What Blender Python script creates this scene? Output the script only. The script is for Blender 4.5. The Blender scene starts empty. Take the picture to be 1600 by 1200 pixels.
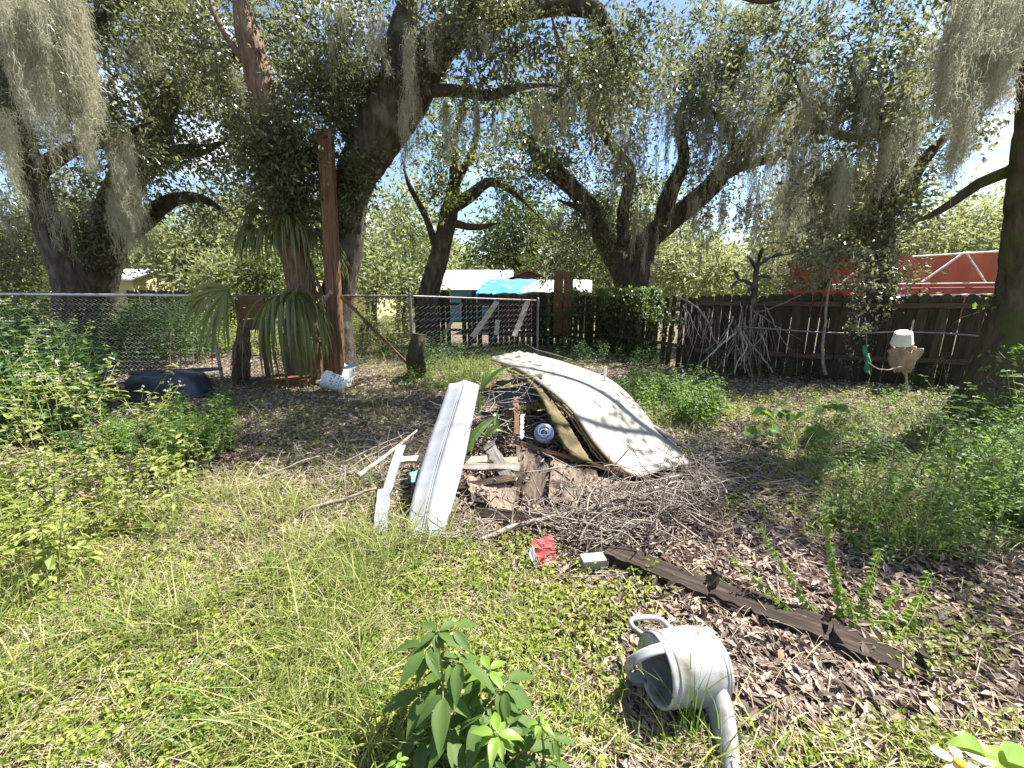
import bpy, math, random
import numpy as np
from mathutils import Matrix, Vector

# ------------------------------------------------------------------ camera, sky, sun, exposure
scene = bpy.context.scene
COL = scene.collection
H = 1.65                      # eye height
F = 640.0                     # focal length in photo pixels (1600 wide)
PITCH = math.atan(144 / 640)
cam_d = bpy.data.cameras.new("camera")
cam_d.sensor_fit = 'HORIZONTAL'
cam_d.angle = 2 * math.atan(800 / F)
cam_d.clip_start = 0.05
cam_d.clip_end = 900
cam = bpy.data.objects.new("camera", cam_d)
COL.objects.link(cam)
cam.location = (0, 0, H)
cam.rotation_euler = (math.pi / 2 - PITCH, 0, 0)
scene.camera = cam

SUN_EL = math.radians(58)
SUN_AZ = math.radians(62)     # clockwise from +Y (the view direction) towards +X
SUN_DIR = np.array([math.sin(SUN_AZ) * math.cos(SUN_EL), math.cos(SUN_AZ) * math.cos(SUN_EL), math.sin(SUN_EL)])
world = bpy.data.worlds.new("World")
scene.world = world
world.use_nodes = True
nt = world.node_tree
nt.nodes.clear()
w_out = nt.nodes.new('ShaderNodeOutputWorld')
w_bg = nt.nodes.new('ShaderNodeBackground')
w_bg.inputs['Strength'].default_value = 0.068
w_sky = nt.nodes.new('ShaderNodeTexSky')
w_sky.sky_type = 'NISHITA'
w_sky.sun_disc = False
w_sky.sun_elevation = SUN_EL
w_sky.sun_rotation = SUN_AZ
w_sky.air_density = 1.0
w_sky.dust_density = 0.3
w_sky.ozone_density = 1.2
w_tc = nt.nodes.new('ShaderNodeTexCoord')
w_map = nt.nodes.new('ShaderNodeMapping')
w_map.inputs['Scale'].default_value = (1, 1, 2.2)
w_map.inputs['Location'].default_value = (0.35, 0.2, 0.1)
w_no = nt.nodes.new('ShaderNodeTexNoise')
w_no.inputs['Scale'].default_value = 3.2
w_no.inputs['Detail'].default_value = 8
w_no.inputs['Roughness'].default_value = 0.55
w_rp = nt.nodes.new('ShaderNodeValToRGB')
w_rp.color_ramp.elements[0].position = 0.53
w_rp.color_ramp.elements[0].color = (0, 0, 0, 1)
w_rp.color_ramp.elements[1].position = 0.70
w_rp.color_ramp.elements[1].color = (1, 1, 1, 1)
w_mix = nt.nodes.new('ShaderNodeMixRGB')
w_mix.inputs[2].default_value = (8.0, 8.2, 8.6, 1)
nt.links.new(w_tc.outputs['Generated'], w_map.inputs[0])
nt.links.new(w_map.outputs[0], w_no.inputs[0])
nt.links.new(w_no.outputs[0], w_rp.inputs[0])
nt.links.new(w_rp.outputs[0], w_mix.inputs[0])
nt.links.new(w_sky.outputs[0], w_mix.inputs[1])
nt.links.new(w_mix.outputs[0], w_bg.inputs[0])
nt.links.new(w_bg.outputs[0], w_out.inputs[0])
sun_d = bpy.data.lights.new("sun", 'SUN')
sun_d.energy = 5.0
sun_d.angle = math.radians(0.53)
sun_d.color = (1.0, 0.955, 0.88)
sun = bpy.data.objects.new("sun", sun_d)
COL.objects.link(sun)
sun.location = (6, 4, 20)
sun.rotation_euler = Vector(SUN_DIR).to_track_quat('Z', 'Y').to_euler()
vs = scene.view_settings
vs.view_transform = 'Standard'
vs.look = 'None'
vs.exposure = 1.8
vs.gamma = 1.0
vs.use_curve_mapping = False
cy = scene.cycles
cy.max_bounces = 8
cy.diffuse_bounces = 4
cy.transmission_bounces = 5
cy.transparent_max_bounces = 6
cy.sample_clamp_indirect = 6

# ------------------------------------------------------------------ placing by sight lines (gives world points)
cp, sp = math.cos(PITCH), math.sin(PITCH)

def ray(px, py):
    return np.stack([(np.asarray(px, float) - 800),
                     F * cp + sp * (600 - np.asarray(py, float)),
                     -F * sp + cp * (600 - np.asarray(py, float))], -1)

def G(px, py, z=0.0):
    d = ray(px, py)
    t = (z - H) / d[..., 2:3]
    return np.array([0, 0, H]) + d * t

def D(px, py, Y):
    d = ray(px, py)
    t = np.asarray(Y, float)[..., None] / d[..., 1:2]
    return np.array([0, 0, H]) + d * t

def toPx(P):
    P = np.asarray(P, float) - np.array([0, 0, H])
    z = P[..., 1] * cp - P[..., 2] * sp
    u = P[..., 1] * sp + P[..., 2] * cp
    z = np.maximum(z, 0.05)
    return 800 + F * P[..., 0] / z, 600 - F * u / z

def mpp(Y):                    # metres per photo pixel at distance Y
    return Y / F

def gz(x, y):
    x = np.asarray(x, float); y = np.asarray(y, float)
    fall = 1 / (1 + (np.hypot(x, y) / 40) ** 2)
    return fall * (0.018 * np.sin(1.3 * x + 0.7) * np.cos(1.1 * y) + 0.012 * np.sin(3.1 * x + 2.0 * y))

RNG = np.random.default_rng(11)

# ------------------------------------------------------------------ value noise
_perm = np.random.default_rng(5).random((256, 256))

def vnoise(x, y):
    x = np.asarray(x, float); y = np.asarray(y, float)
    xi = np.floor(x).astype(int); yi = np.floor(y).astype(int)
    fx = x - xi; fy = y - yi
    fx = fx * fx * (3 - 2 * fx); fy = fy * fy * (3 - 2 * fy)
    a = _perm[xi % 256, yi % 256]; b = _perm[(xi + 1) % 256, yi % 256]
    c = _perm[xi % 256, (yi + 1) % 256]; d = _perm[(xi + 1) % 256, (yi + 1) % 256]
    return (a * (1 - fx) + b * fx) * (1 - fy) + (c * (1 - fx) + d * fx) * fy

def fnoise(x, y, o=3):
    s = 0; a = 0.5
    for i in range(o):
        s = s + a * vnoise(x * 2 ** i + 17 * i, y * 2 ** i + 9 * i); a *= 0.5
    return s / (1 - 0.5 ** o)

# ------------------------------------------------------------------ mesh builder
class MB:
    def __init__(self):
        self.v = []; self.f = []; self.m = []; self.n = 0

    def add(self, v, f, mat=0):
        v = np.asarray(v, float).reshape(-1, 3)
        f = np.asarray(f, np.int64)
        self.v.append(v); self.f.append(f + self.n)
        self.m.append(np.full(len(f), mat, np.int32))
        self.n += len(v)
        return self

    def mesh(self, name, mats, smooth=False, origin=None):
        me = bpy.data.meshes.new(name)
        if not self.v:
            return me
        v = np.concatenate(self.v)
        if origin is not None:
            v = v - np.asarray(origin, float)
        me.vertices.add(len(v))
        me.vertices.foreach_set('co', v.astype(np.float32).ravel())
        idx = np.concatenate([f.ravel() for f in self.f])
        sizes = np.concatenate([np.full(len(f), f.shape[1], np.int32) for f in self.f])
        me.loops.add(len(idx))
        me.loops.foreach_set('vertex_index', idx.astype(np.int32))
        me.polygons.add(len(sizes))
        starts = np.concatenate([[0], np.cumsum(sizes)[:-1]]).astype(np.int32)
        me.polygons.foreach_set('loop_start', starts)
        if not isinstance(mats, (list, tuple)):
            mats = [mats]
        for m in mats:
            me.materials.append(m)
        me.polygons.foreach_set('material_index', np.concatenate(self.m))
        me.polygons.foreach_set('use_smooth', np.full(len(sizes), smooth, bool))
        me.update(calc_edges=True)
        return me

    def build(self, name, mats, parent=None, smooth=False, **tags):
        org = np.array(parent.location) if parent is not None else None
        if parent is not None and parent.parent is not None:
            org = np.array(parent.location) + np.array(parent.parent.location)
        me = self.mesh(name, mats, smooth, org)
        o = bpy.data.objects.new(name, me)
        COL.objects.link(o)
        if parent is not None:
            o.parent = parent
        for k, val in tags.items():
            if val:
                o[k] = val
        return o

def tag(o, label=None, category=None, group=None, kind=None):
    for k, val in (('label', label), ('category', category), ('group', group), ('kind', kind)):
        if val:
            o[k] = val
    return o

def thing(name, label, category, loc, group=None):
    o = bpy.data.objects.new(name, None)
    o.empty_display_size = 0.1
    COL.objects.link(o)
    o.location = [float(c) for c in loc]
    return tag(o, label, category, group)

def copy_tree(o, parent=None):
    c = o.copy()
    COL.objects.link(c)
    if parent is not None:
        c.parent = parent
    for ch in list(o.children):
        copy_tree(ch, c)
    return c

# ------------------------------------------------------------------ shapes
def catmull(P, step=0.12):
    P = np.asarray(P, float)
    if len(P) < 3:
        n = max(2, int(np.linalg.norm(P[-1, :3] - P[0, :3]) / step) + 1)
        t = np.linspace(0, 1, n)[:, None]
        return P[0] * (1 - t) + P[-1] * t
    Q = np.vstack([2 * P[0] - P[1], P, 2 * P[-1] - P[-2]])
    out = []
    for i in range(1, len(Q) - 2):
        n = max(2, int(np.linalg.norm(Q[i + 1, :3] - Q[i, :3]) / step))
        t = np.linspace(0, 1, n, endpoint=False)[:, None]
        out.append(0.5 * (2 * Q[i] + (Q[i + 1] - Q[i - 1]) * t + (2 * Q[i - 1] - 5 * Q[i] + 4 * Q[i + 1] - Q[i + 2]) * t ** 2
                          + (3 * Q[i] - Q[i - 1] - 3 * Q[i + 1] + Q[i + 2]) * t ** 3))
    out.append(P[-1:])
    return np.vstack(out)

def tubes(mb, P, R, sides=3, mat=0, cap=False, rough=0.0, rng=RNG):
    """P (N,K,3), R (N,K): N tubes at once."""
    P = np.asarray(P, float); R = np.asarray(R, float)
    if P.ndim == 2:
        P = P[None]; R = R[None]
    N, K, _ = P.shape
    T = np.gradient(P, axis=1)
    T /= np.linalg.norm(T, axis=2, keepdims=True) + 1e-9
    mean = np.abs(T).mean(1)
    ref = np.eye(3)[np.argmin(mean, axis=1)][:, None, :]
    U = np.cross(T, ref); U /= np.linalg.norm(U, axis=2, keepdims=True) + 1e-9
    V = np.cross(T, U)
    a = np.linspace(0, 2 * np.pi, sides, endpoint=False)
    rr = R[:, :, None]
    if rough:
        # lumpy bark: fluted radius that twists slowly
        ph = rng.random((N, 1, 1)) * 6
        kk = np.arange(K)[None, :, None]
        rr = rr * (1 + rough * (0.5 * np.sin(3 * a[None, None] + ph + kk * 0.11) + 0.35 * np.sin(5 * a[None, None] - kk * 0.17 + 2 * ph)
                                + 0.5 * (rng.random((N, K, sides)) - 0.5)))
    rr = np.broadcast_to(rr, (N, K, sides))
    ring = P[:, :, None, :] + rr[..., None] * (np.cos(a)[None, None, :, None] * U[:, :, None] + np.sin(a)[None, None, :, None] * V[:, :, None])
    idx = np.arange(N * K * sides).reshape(N, K, sides)
    A = idx[:, :-1]; B = idx[:, 1:]
    A2 = np.roll(A, -1, 2); B2 = np.roll(B, -1, 2)
    mb.add(ring, np.stack([A, A2, B2, B], -1).reshape(-1, 4), mat)
    if cap:
        for i in range(N):
            mb.add(ring[i, 0], np.arange(sides)[::-1][None], mat)
            mb.add(ring[i, -1], np.arange(sides)[None], mat)
    return mb

def ribbons(mb, P, W, S, mat=0):
    """flat strips: P (N,K,3) centre lines, W (N,K) half widths, S (N,3) or (N,K,3) side direction"""
    if S.ndim == 2:
        S = S[:, None, :]
    N, K, _ = P.shape
    L = P - S * W[..., None]; Rr = P + S * W[..., None]
    v = np.stack([L, Rr], 2)
    idx = np.arange(N * K * 2).reshape(N, K, 2)
    mb.add(v, np.stack([idx[:, :-1, 0], idx[:, :-1, 1], idx[:, 1:, 1], idx[:, 1:, 0]], -1).reshape(-1, 4), mat)

def unit(v):
    return v / (np.linalg.norm(v, axis=-1, keepdims=True) + 1e-9)

def leaf_cloud(mb, pos, axis, nrm, L, W, mat=0, fold=0.18, fancy=False):
    """pos (N,3); two folded triangles a leaf, or six for the larger ones"""
    N = len(pos)
    axis = unit(axis)
    side = unit(np.cross(axis, nrm))
    up = np.cross(side, axis)
    L = np.broadcast_to(L, N)[:, None]; W = np.broadcast_to(W, N)[:, None]
    if not fancy:
        m = pos + axis * L * 0.45 + up * W * fold
        v = np.stack([pos, m - side * W * .5, pos + axis * L, m + side * W * .5], 1)
        i = np.arange(N)[:, None] * 4
        f = np.concatenate([i + np.array([0, 1, 2]), i + np.array([0, 2, 3])])
        mb.add(v, f, mat)
    else:
        r = up * W * fold
        v = np.stack([pos,
                      pos + axis * L * .22 - side * W * .38 + r, pos + axis * L * .55 - side * W * .5 + r * .8 - up * L * .04,
                      pos + axis * L - up * L * .16,
                      pos + axis * L * .55 + side * W * .5 + r * .8 - up * L * .04, pos + axis * L * .22 + side * W * .38 + r,
                      pos + axis * L * .5 - up * L * .03], 1)
        i = np.arange(N)[:, None] * 7
        f = np.concatenate([i + np.array(t) for t in ([0, 6, 1], [1, 6, 2], [2, 6, 3], [3, 6, 4], [4, 6, 5], [5, 6, 0])])
        mb.add(v, f, mat)

def rand_dirs(rng, N, up=0.0):
    d = rng.normal(size=(N, 3)); d = unit(d)
    d[:, 2] += up
    return unit(d)

def shell(mb, P, th, mat=0, mat_edge=None):
    """closed sheet with thickness from a grid P (n,m,3)"""
    P = np.asarray(P, float)
    n, m, _ = P.shape
    N = np.cross(np.gradient(P, axis=0), np.gradient(P, axis=1))
    N = unit(N)
    Q = P - N * th
    v = np.concatenate([P.reshape(-1, 3), Q.reshape(-1, 3)])
    i = np.arange(n * m).reshape(n, m)
    a, b, c, d = i[:-1, :-1].ravel(), i[1:, :-1].ravel(), i[1:, 1:].ravel(), i[:-1, 1:].ravel()
    o = n * m
    top = np.stack([a, b, c, d], -1); bot = np.stack([d, c, b, a], -1) + o
    ed = []
    loop = np.concatenate([i[0, :-1], i[:-1, -1], i[-1, :0:-1], i[:0:-1, 0]])
    nx = np.roll(loop, -1)
    ed = np.stack([loop, nx, nx + o, loop + o], -1)
    s = mb.n
    mb.add(v, np.concatenate([top, bot]), mat)
    mb.v.append(np.zeros((0, 3)))
    mb.f.append(ed + s); mb.m.append(np.full(len(ed), mat if mat_edge is None else mat_edge, np.int32))
    return mb

def box(mb, c, s, R=None, mat=0):
    c = np.asarray(c, float); s = np.asarray(s, float) / 2
    v = np.array([[x, y, z] for z in (-1, 1) for y in (-1, 1) for x in (-1, 1)], float) * s
    if R is not None:
        v = v @ np.asarray(R).T
    mb.add(v + c, [[0, 2, 3, 1], [4, 5, 7, 6], [0, 1, 5, 4], [2, 6, 7, 3], [0, 4, 6, 2], [1, 3, 7, 5]], mat)
    return mb

def frame(p0, p1, up=(0, 0, 1), roll=0.0):
    """matrix with local X along p0->p1, Z near up, origin at p0"""
    p0 = np.asarray(p0, float); p1 = np.asarray(p1, float)
    x = unit(p1 - p0); z = np.asarray(up, float)
    z = unit(z - x * np.dot(z, x)); y = np.cross(z, x)
    if roll:
        y, z = y * math.cos(roll) + z * math.sin(roll), z * math.cos(roll) - y * math.sin(roll)
    M = Matrix.Identity(4)
    for k in range(3):
        M[k][0], M[k][1], M[k][2], M[k][3] = x[k], y[k], z[k], p0[k]
    return M

def plank_mesh(name, L, w, th, mat, seed=0, warp=0.01, rag=0.006, n=14, end=0.0):
    rng = np.random.default_rng(seed)
    mb = MB()
    x = np.linspace(0, L, n)
    nw = 4
    t = np.linspace(-.5, .5, nw)
    P = np.zeros((n, nw, 3))
    P[..., 0] = x[:, None]
    P[..., 1] = t[None] * w
    P[:, 0, 1] += rng.normal(0, rag, n); P[:, -1, 1] += rng.normal(0, rag, n)
    P[0, :, 0] += rng.random(nw) * end; P[-1, :, 0] -= rng.random(nw) * end
    P[..., 2] = (warp * np.sin(x / max(L, .01) * math.pi * rng.uniform(.7, 1.6) + rng.random() * 3))[:, None] + warp * t[None] * np.sin(x * 2 + rng.random() * 6)[:, None]
    shell(mb, P, th)
    return mb.mesh(name, mat)

def plank(name, p0, p1, w, th, mat, up=(0, 0, 1), roll=0.0, parent=None, label=None, category=None, group=None, **kw):
    L = float(np.linalg.norm(np.asarray(p1, float) - np.asarray(p0, float)))
    me = plank_mesh(name, L, w, th, mat, **kw)
    o = bpy.data.objects.new(name, me)
    COL.objects.link(o)
    M = frame(p0, p1, up, roll)
    if parent is not None:
        o.parent = parent
        M = Matrix.Translation(-Vector(parent.location)) @ M
    o.matrix_local = M
    return tag(o, label, category, group)

# ------------------------------------------------------------------ materials
def nodes_of(m):
    m.use_nodes = True
    return m.node_tree.nodes, m.node_tree.links

def ramp(nd, stops):
    r = nd.new('ShaderNodeValToRGB')
    e = r.color_ramp.elements
    while len(e) < len(stops):
        e.new(0.5)
    for k, (p, c) in enumerate(stops):
        e[k].position = p
        e[k].color = (*c, 1)
    return r

def noise_mat(name, stops, scale=6.0, detail=6.0, rough=0.8, stretch=(1, 1, 1), bump=0.3, dist=0.01, spec=0.3, metal=0.0,
              island=0.0, distort=0.0, spots=None, bscale=None):
    m = bpy.data.materials.new(name)
    nd, lk = nodes_of(m)
    b = nd['Principled BSDF']
    tc = nd.new('ShaderNodeTexCoord')
    mp = nd.new('ShaderNodeMapping'); mp.inputs['Scale'].default_value = stretch
    lk.new(tc.outputs['Object'], mp.inputs[0])
    no = nd.new('ShaderNodeTexNoise')
    no.inputs['Scale'].default_value = scale; no.inputs['Detail'].default_value = detail
    no.inputs['Roughness'].default_value = 0.62; no.inputs['Distortion'].default_value = distort
    lk.new(mp.outputs[0], no.inputs['Vector'])
    fac = no.outputs[0]
    if island:
        ge = nd.new('ShaderNodeNewGeometry')
        ob = nd.new('ShaderNodeObjectInfo')
        ad = nd.new('ShaderNodeMath'); ad.operation = 'ADD'
        lk.new(ge.outputs['Random Per Island'], ad.inputs[0]); lk.new(ob.outputs['Random'], ad.inputs[1])
        fr = nd.new('ShaderNodeMath'); fr.operation = 'FRACT'; lk.new(ad.outputs[0], fr.inputs[0])
        ma = nd.new('ShaderNodeMath'); ma.operation = 'MULTIPLY_ADD'
        ma.inputs[1].default_value = island; ma.inputs[2].default_value = -island / 2
        lk.new(fr.outputs[0], ma.inputs[0])
        a2 = nd.new('ShaderNodeMath'); a2.operation = 'ADD'
        lk.new(no.outputs[0], a2.inputs[0]); lk.new(ma.outputs[0], a2.inputs[1])
        fac = a2.outputs[0]
    rp = ramp(nd, stops)
    lk.new(fac, rp.inputs[0])
    col = rp.outputs[0]
    if spots:                       # (colour, scale, threshold, softness): stains, lichen, moss patches
        sc_, sn, th, sf = spots
        n2 = nd.new('ShaderNodeTexNoise'); n2.inputs['Scale'].default_value = sn; n2.inputs['Detail'].default_value = 5
        lk.new(tc.outputs['Object'], n2.inputs['Vector'])
        mr = nd.new('ShaderNodeMapRange'); mr.inputs[1].default_value = th; mr.inputs[2].default_value = th + sf
        lk.new(n2.outputs[0], mr.inputs[0])
        mx = nd.new('ShaderNodeMixRGB'); mx.inputs[2].default_value = (*sc_, 1)
        lk.new(mr.outputs[0], mx.inputs[0]); lk.new(col, mx.inputs[1])
        col = mx.outputs[0]
    lk.new(col, b.inputs['Base Color'])
    b.inputs['Roughness'].default_value = rough
    b.inputs['Metallic'].default_value = metal
    b.inputs['Specular IOR Level'].default_value = spec
    if bump:
        bp = nd.new('ShaderNodeBump'); bp.inputs['Strength'].default_value = bump; bp.inputs['Distance'].default_value = dist
        src = no.outputs[0]
        if bscale:
            n3 = nd.new('ShaderNodeTexNoise'); n3.inputs['Scale'].default_value = bscale; n3.inputs['Detail'].default_value = 5
            lk.new(mp.outputs[0], n3.inputs['Vector']); src = n3.outputs[0]
        lk.new(src, bp.inputs['Height']); lk.new(bp.outputs[0], b.inputs['Normal'])
    return m

def leaf_mat(name, stops, trans, tfac=0.4, rough=0.45, spec=0.4):
    """per-leaf random colour, light passes through the blade"""
    m = bpy.data.materials.new(name)
    nd, lk = nodes_of(m)
    b = nd['Principled BSDF']; out = nd['Material Output']
    ge = nd.new('ShaderNodeNewGeometry')
    rp = ramp(nd, stops)
    lk.new(ge.outputs['Random Per Island'], rp.inputs[0])
    lk.new(rp.outputs[0], b.inputs['Base Color'])
    b.inputs['Roughness'].default_value = rough
    b.inputs['Specular IOR Level'].default_value = spec
    tr = nd.new('ShaderNodeBsdfTranslucent')
    mc = nd.new('ShaderNodeMixRGB'); mc.blend_type = 'MIX'; mc.inputs[0].default_value = 0.65
    mc.inputs[2].default_value = (*trans, 1)
    lk.new(rp.outputs[0], mc.inputs[1]); lk.new(mc.outputs[0], tr.inputs[0])
    mx = nd.new('ShaderNodeMixShader'); mx.inputs[0].default_value = tfac
    lk.new(b.outputs[0], mx.inputs[1]); lk.new(tr.outputs[0], mx.inputs[2])
    lk.new(mx.outputs[0], out.inputs['Surface'])
    return m

M = {}
M['oak_leaf'] = leaf_mat('oak_leaf', [(0, (.042, .052, .026)), (.5, (.075, .088, .042)), (.85, (.125, .138, .068)), (1, (.21, .195, .105))], (.31, .33, .12), .4, .27, .75)
M['oak_leaf_light'] = leaf_mat('oak_leaf_light', [(0, (.045, .065, .018)), (.5, (.08, .105, .028)), (.9, (.12, .14, .04)), (1, (.2, .17, .07))], (.26, .32, .05), .42, .36, .5)
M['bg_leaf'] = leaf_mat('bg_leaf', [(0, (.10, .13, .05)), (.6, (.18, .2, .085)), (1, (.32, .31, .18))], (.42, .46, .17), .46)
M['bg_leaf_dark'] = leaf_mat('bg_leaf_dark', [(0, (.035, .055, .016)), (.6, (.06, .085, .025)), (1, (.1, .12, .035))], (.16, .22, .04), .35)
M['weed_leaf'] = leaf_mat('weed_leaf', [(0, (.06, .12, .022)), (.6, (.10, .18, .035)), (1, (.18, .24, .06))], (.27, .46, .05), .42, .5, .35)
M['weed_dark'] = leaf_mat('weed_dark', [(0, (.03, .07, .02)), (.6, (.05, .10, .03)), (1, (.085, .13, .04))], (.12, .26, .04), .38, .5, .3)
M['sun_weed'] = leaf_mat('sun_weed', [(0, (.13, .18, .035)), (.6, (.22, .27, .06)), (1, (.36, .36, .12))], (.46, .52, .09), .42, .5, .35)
M['ground_cover'] = leaf_mat('ground_cover', [(0, (.12, .17, .025)), (.6, (.21, .265, .04)), (1, (.36, .37, .09))], (.44, .53, .055), .4, .55, .3)
M['grass'] = leaf_mat('grass', [(0, (.08, .125, .028)), (.45, (.165, .215, .048)), (.75, (.29, .29, .095)), (1, (.48, .43, .22))], (.42, .5, .085), .38, .55, .3)
M['big_leaf'] = leaf_mat('big_leaf', [(0, (.055, .10, .025)), (1, (.10, .16, .04))], (.2, .34, .045), .38, .58, .25)
M['lime_leaf'] = leaf_mat('lime_leaf', [(0, (.12, .22, .03)), (1, (.2, .3, .05))], (.4, .55, .06), .4, .45, .4)
M['moss'] = leaf_mat('moss', [(0, (.24, .235, .165)), (.5, (.36, .345, .245)), (1, (.48, .46, .34))], (.5, .48, .34), .45, .9, .1)
M['palm_leaf'] = leaf_mat('palm_leaf', [(0, (.07, .10, .03)), (.6, (.115, .145, .042)), (1, (.19, .2, .07))], (.36, .4, .07), .34, .33, .6)
M['palm_leaf_yellow'] = leaf_mat('palm_leaf_yellow', [(0, (.12, .15, .035)), (.7, (.2, .22, .06)), (1, (.3, .27, .1))], (.4, .42, .08), .32, .38, .5)
M['palm_dead'] = leaf_mat('palm_dead', [(0, (.12, .085, .05)), (.6, (.22, .165, .105)), (1, (.34, .27, .18))], (.25, .18, .1), .2, .8, .15)
M['litter'] = leaf_mat('litter', [(0, (.07, .047, .035)), (.35, (.185, .135, .105)), (.65, (.32, .245, .20)), (.88, (.36, .29, .235)), (.97, (.46, .39, .33)), (1, (.28, .12, .065))], (.3, .2, .12), .12, .6, .3)
M['straw'] = leaf_mat('straw', [(0, (.2, .15, .09)), (1, (.5, .42, .29))], (.4, .33, .2), .2, .7, .2)
M['bark'] = noise_mat('bark', [(.25, (.022, .018, .014)), (.5, (.075, .06, .047)), (.75, (.17, .145, .115))], 9, 8, .95, (1, 1, .28), .9, .05, .15, spots=((.16, .17, .12), 2.3, .56, .16))
M['bark_red'] = noise_mat('bark_red', [(.25, (.07, .04, .028)), (.5, (.19, .125, .09)), (.75, (.34, .25, .19))], 11, 8, .95, (1, 1, .22), .9, .05, .15)
M['bark_moss'] = noise_mat('bark_moss', [(.25, (.025, .02, .014)), (.5, (.075, .06, .042)), (.75, (.15, .125, .09))], 8, 8, .95, (1, 1, .3), .9, .06, .1, spots=((.075, .085, .03), 3.0, .5, .14))
M['twig'] = noise_mat('twig', [(.3, (.035, .027, .02)), (.7, (.12, .095, .075))], 20, 3, .9, bump=0)
M['deadwood'] = noise_mat('deadwood', [(.25, (.10, .08, .065)), (.5, (.24, .2, .165)), (.75, (.42, .37, .32))], 14, 5, .9, (1, 1, 1), .4, .006, .15, island=.35)
M['stem'] = noise_mat('stem', [(.3, (.10, .13, .04)), (.7, (.24, .23, .11))], 25, 3, .7, bump=0, island=.3)
M['post_wood'] = noise_mat('post_wood', [(.3, (.06, .03, .017)), (.5, (.135, .07, .038)), (.72, (.23, .135, .08))], 5, 7, .8, (6, 6, .35), .45, .01, .2, distort=.7)
M['fence_wood'] = noise_mat('fence_wood', [(.25, (.018, .015, .010)), (.5, (.042, .034, .022)), (.78, (.085, .068, .045))], 5, 7, .9, (7, 7, .5), .5, .008, .15, island=.25, distort=.4, spots=((.055, .06, .03), 2.2, .55, .15))
M['rail_wood'] = noise_mat('rail_wood', [(.25, (.03, .021, .016)), (.5, (.07, .047, .034)), (.78, (.125, .088, .066))], 5, 7, .9, (.5, 7, 7), .4, .008, .15, island=.2)
M['grey_wood'] = noise_mat('grey_wood', [(.25, (.10, .085, .07)), (.5, (.25, .22, .19)), (.75, (.40, .36, .32))], 5, 8, .9, (.6, 9, 9), .6, .006, .15, island=.15, distort=.5, spots=((.10, .075, .055), 3.5, .55, .2))
M['ply'] = noise_mat('ply', [(.22, (.04, .03, .024)), (.42, (.13, .098, .074)), (.6, (.25, .195, .15)), (.8, (.34, .29, .245))], 6, 10, .9, (1, 5, 5), .9, .01, .15, island=.2, distort=1.5, spots=((.05, .036, .028), 5, .52, .1))
M['rotten'] = noise_mat('rotten', [(.25, (.025, .019, .015)), (.5, (.07, .052, .04)), (.75, (.15, .115, .088))], 4, 8, .95, (.7, 8, 8), .9, .012, .1, distort=.6, spots=((.20, .13, .09), 2.6, .55, .2))
M['sleeper'] = noise_mat('sleeper', [(.25, (.014, .011, .009)), (.5, (.04, .031, .025)), (.75, (.095, .075, .06))], 4, 8, .95, (.7, 8, 8), .9, .012, .1, distort=.6, spots=((.12, .08, .055), 1.6, .60, .2))
M['pale_wood'] = noise_mat('pale_wood', [(.25, (.3, .25, .17)), (.5, (.48, .42, .31)), (.75, (.6, .55, .44))], 6, 7, .85, (.6, 8, 8), .3, .005, .2)
M['brown_wood'] = noise_mat('brown_wood', [(.3, (.10, .05, .028)), (.6, (.2, .105, .06)), (.8, (.29, .17, .10))], 6, 7, .85, (.6, 8, 8), .4, .006, .2)
M['vinyl'] = noise_mat('vinyl', [(.3, (.23, .245, .265)), (.6, (.29, .30, .32)), (.8, (.34, .35, .36))], 3, 6, .45, (.5, 3, 3), .08, .003, .45, spots=((.30, .295, .28), 5, .58, .2))
M['sheet'] = noise_mat('sheet', [(.2, (.16, .135, .105)), (.42, (.26, .24, .205)), (.7, (.345, .33, .30))], 2.4, 9, .55, (1, 1, 1), .15, .004, .4, distort=.8, spots=((.15, .12, .10), 6, .66, .1))
M['sheet_edge'] = noise_mat('sheet_edge', [(.3, (.12, .08, .04)), (.5, (.3, .22, .12)), (.75, (.5, .4, .24))], 12, 6, .9, (1, 1, 9), .5, .01, .15)
M['foam'] = noise_mat('foam', [(.25, (.04, .032, .018)), (.5, (.12, .095, .045)), (.75, (.24, .2, .10))], 7, 8, .9, (1, 1, 1), .7, .01, .15, spots=((.07, .06, .03), 9, .50, .1))
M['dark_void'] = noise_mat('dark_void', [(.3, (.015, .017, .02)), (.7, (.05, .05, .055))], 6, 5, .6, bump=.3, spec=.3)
M['galv'] = noise_mat('galv', [(.3, (.36, .37, .38)), (.7, (.58, .59, .60))], 14, 4, .38, bump=.05, metal=.75, spec=.5, spots=((.2, .13, .08), 6, .66, .1))
M['galv_dull'] = noise_mat('galv_dull', [(.3, (.12, .12, .12)), (.7, (.24, .245, .245))], 14, 4, .6, bump=.05, metal=.5, spec=.3, spots=((.16, .10, .06), 5, .58, .1))
M['wire_dull'] = noise_mat('wire_dull', [(.3, (.10, .10, .10)), (.7, (.22, .22, .215))], 4, 3, .6, bump=0, metal=.4)
M['wire'] = noise_mat('wire', [(.3, (.38, .38, .38)), (.7, (.62, .62, .61))], 4, 3, .4, bump=0, metal=.55, spots=((.18, .12, .08), 1.1, .58, .12))
M['can_white'] = noise_mat('can_white', [(.25, (.24, .24, .225)), (.5, (.33, .33, .32)), (.75, (.40, .40, .39))], 5, 7, .42, bump=.08, dist=.003, spec=.45, spots=((.12, .105, .08), 8, .52, .16))
M['bucket_white'] = noise_mat('bucket_white', [(.3, (.62, .63, .62)), (.7, (.76, .77, .77))], 8, 5, .45, bump=.04, spec=.4, spots=((.36, .35, .31), 9, .62, .1))
M['print_black'] = noise_mat('print_black', [(.3, (.02, .022, .03)), (.7, (.05, .05, .06))], 30, 2, .6, bump=0)
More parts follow.
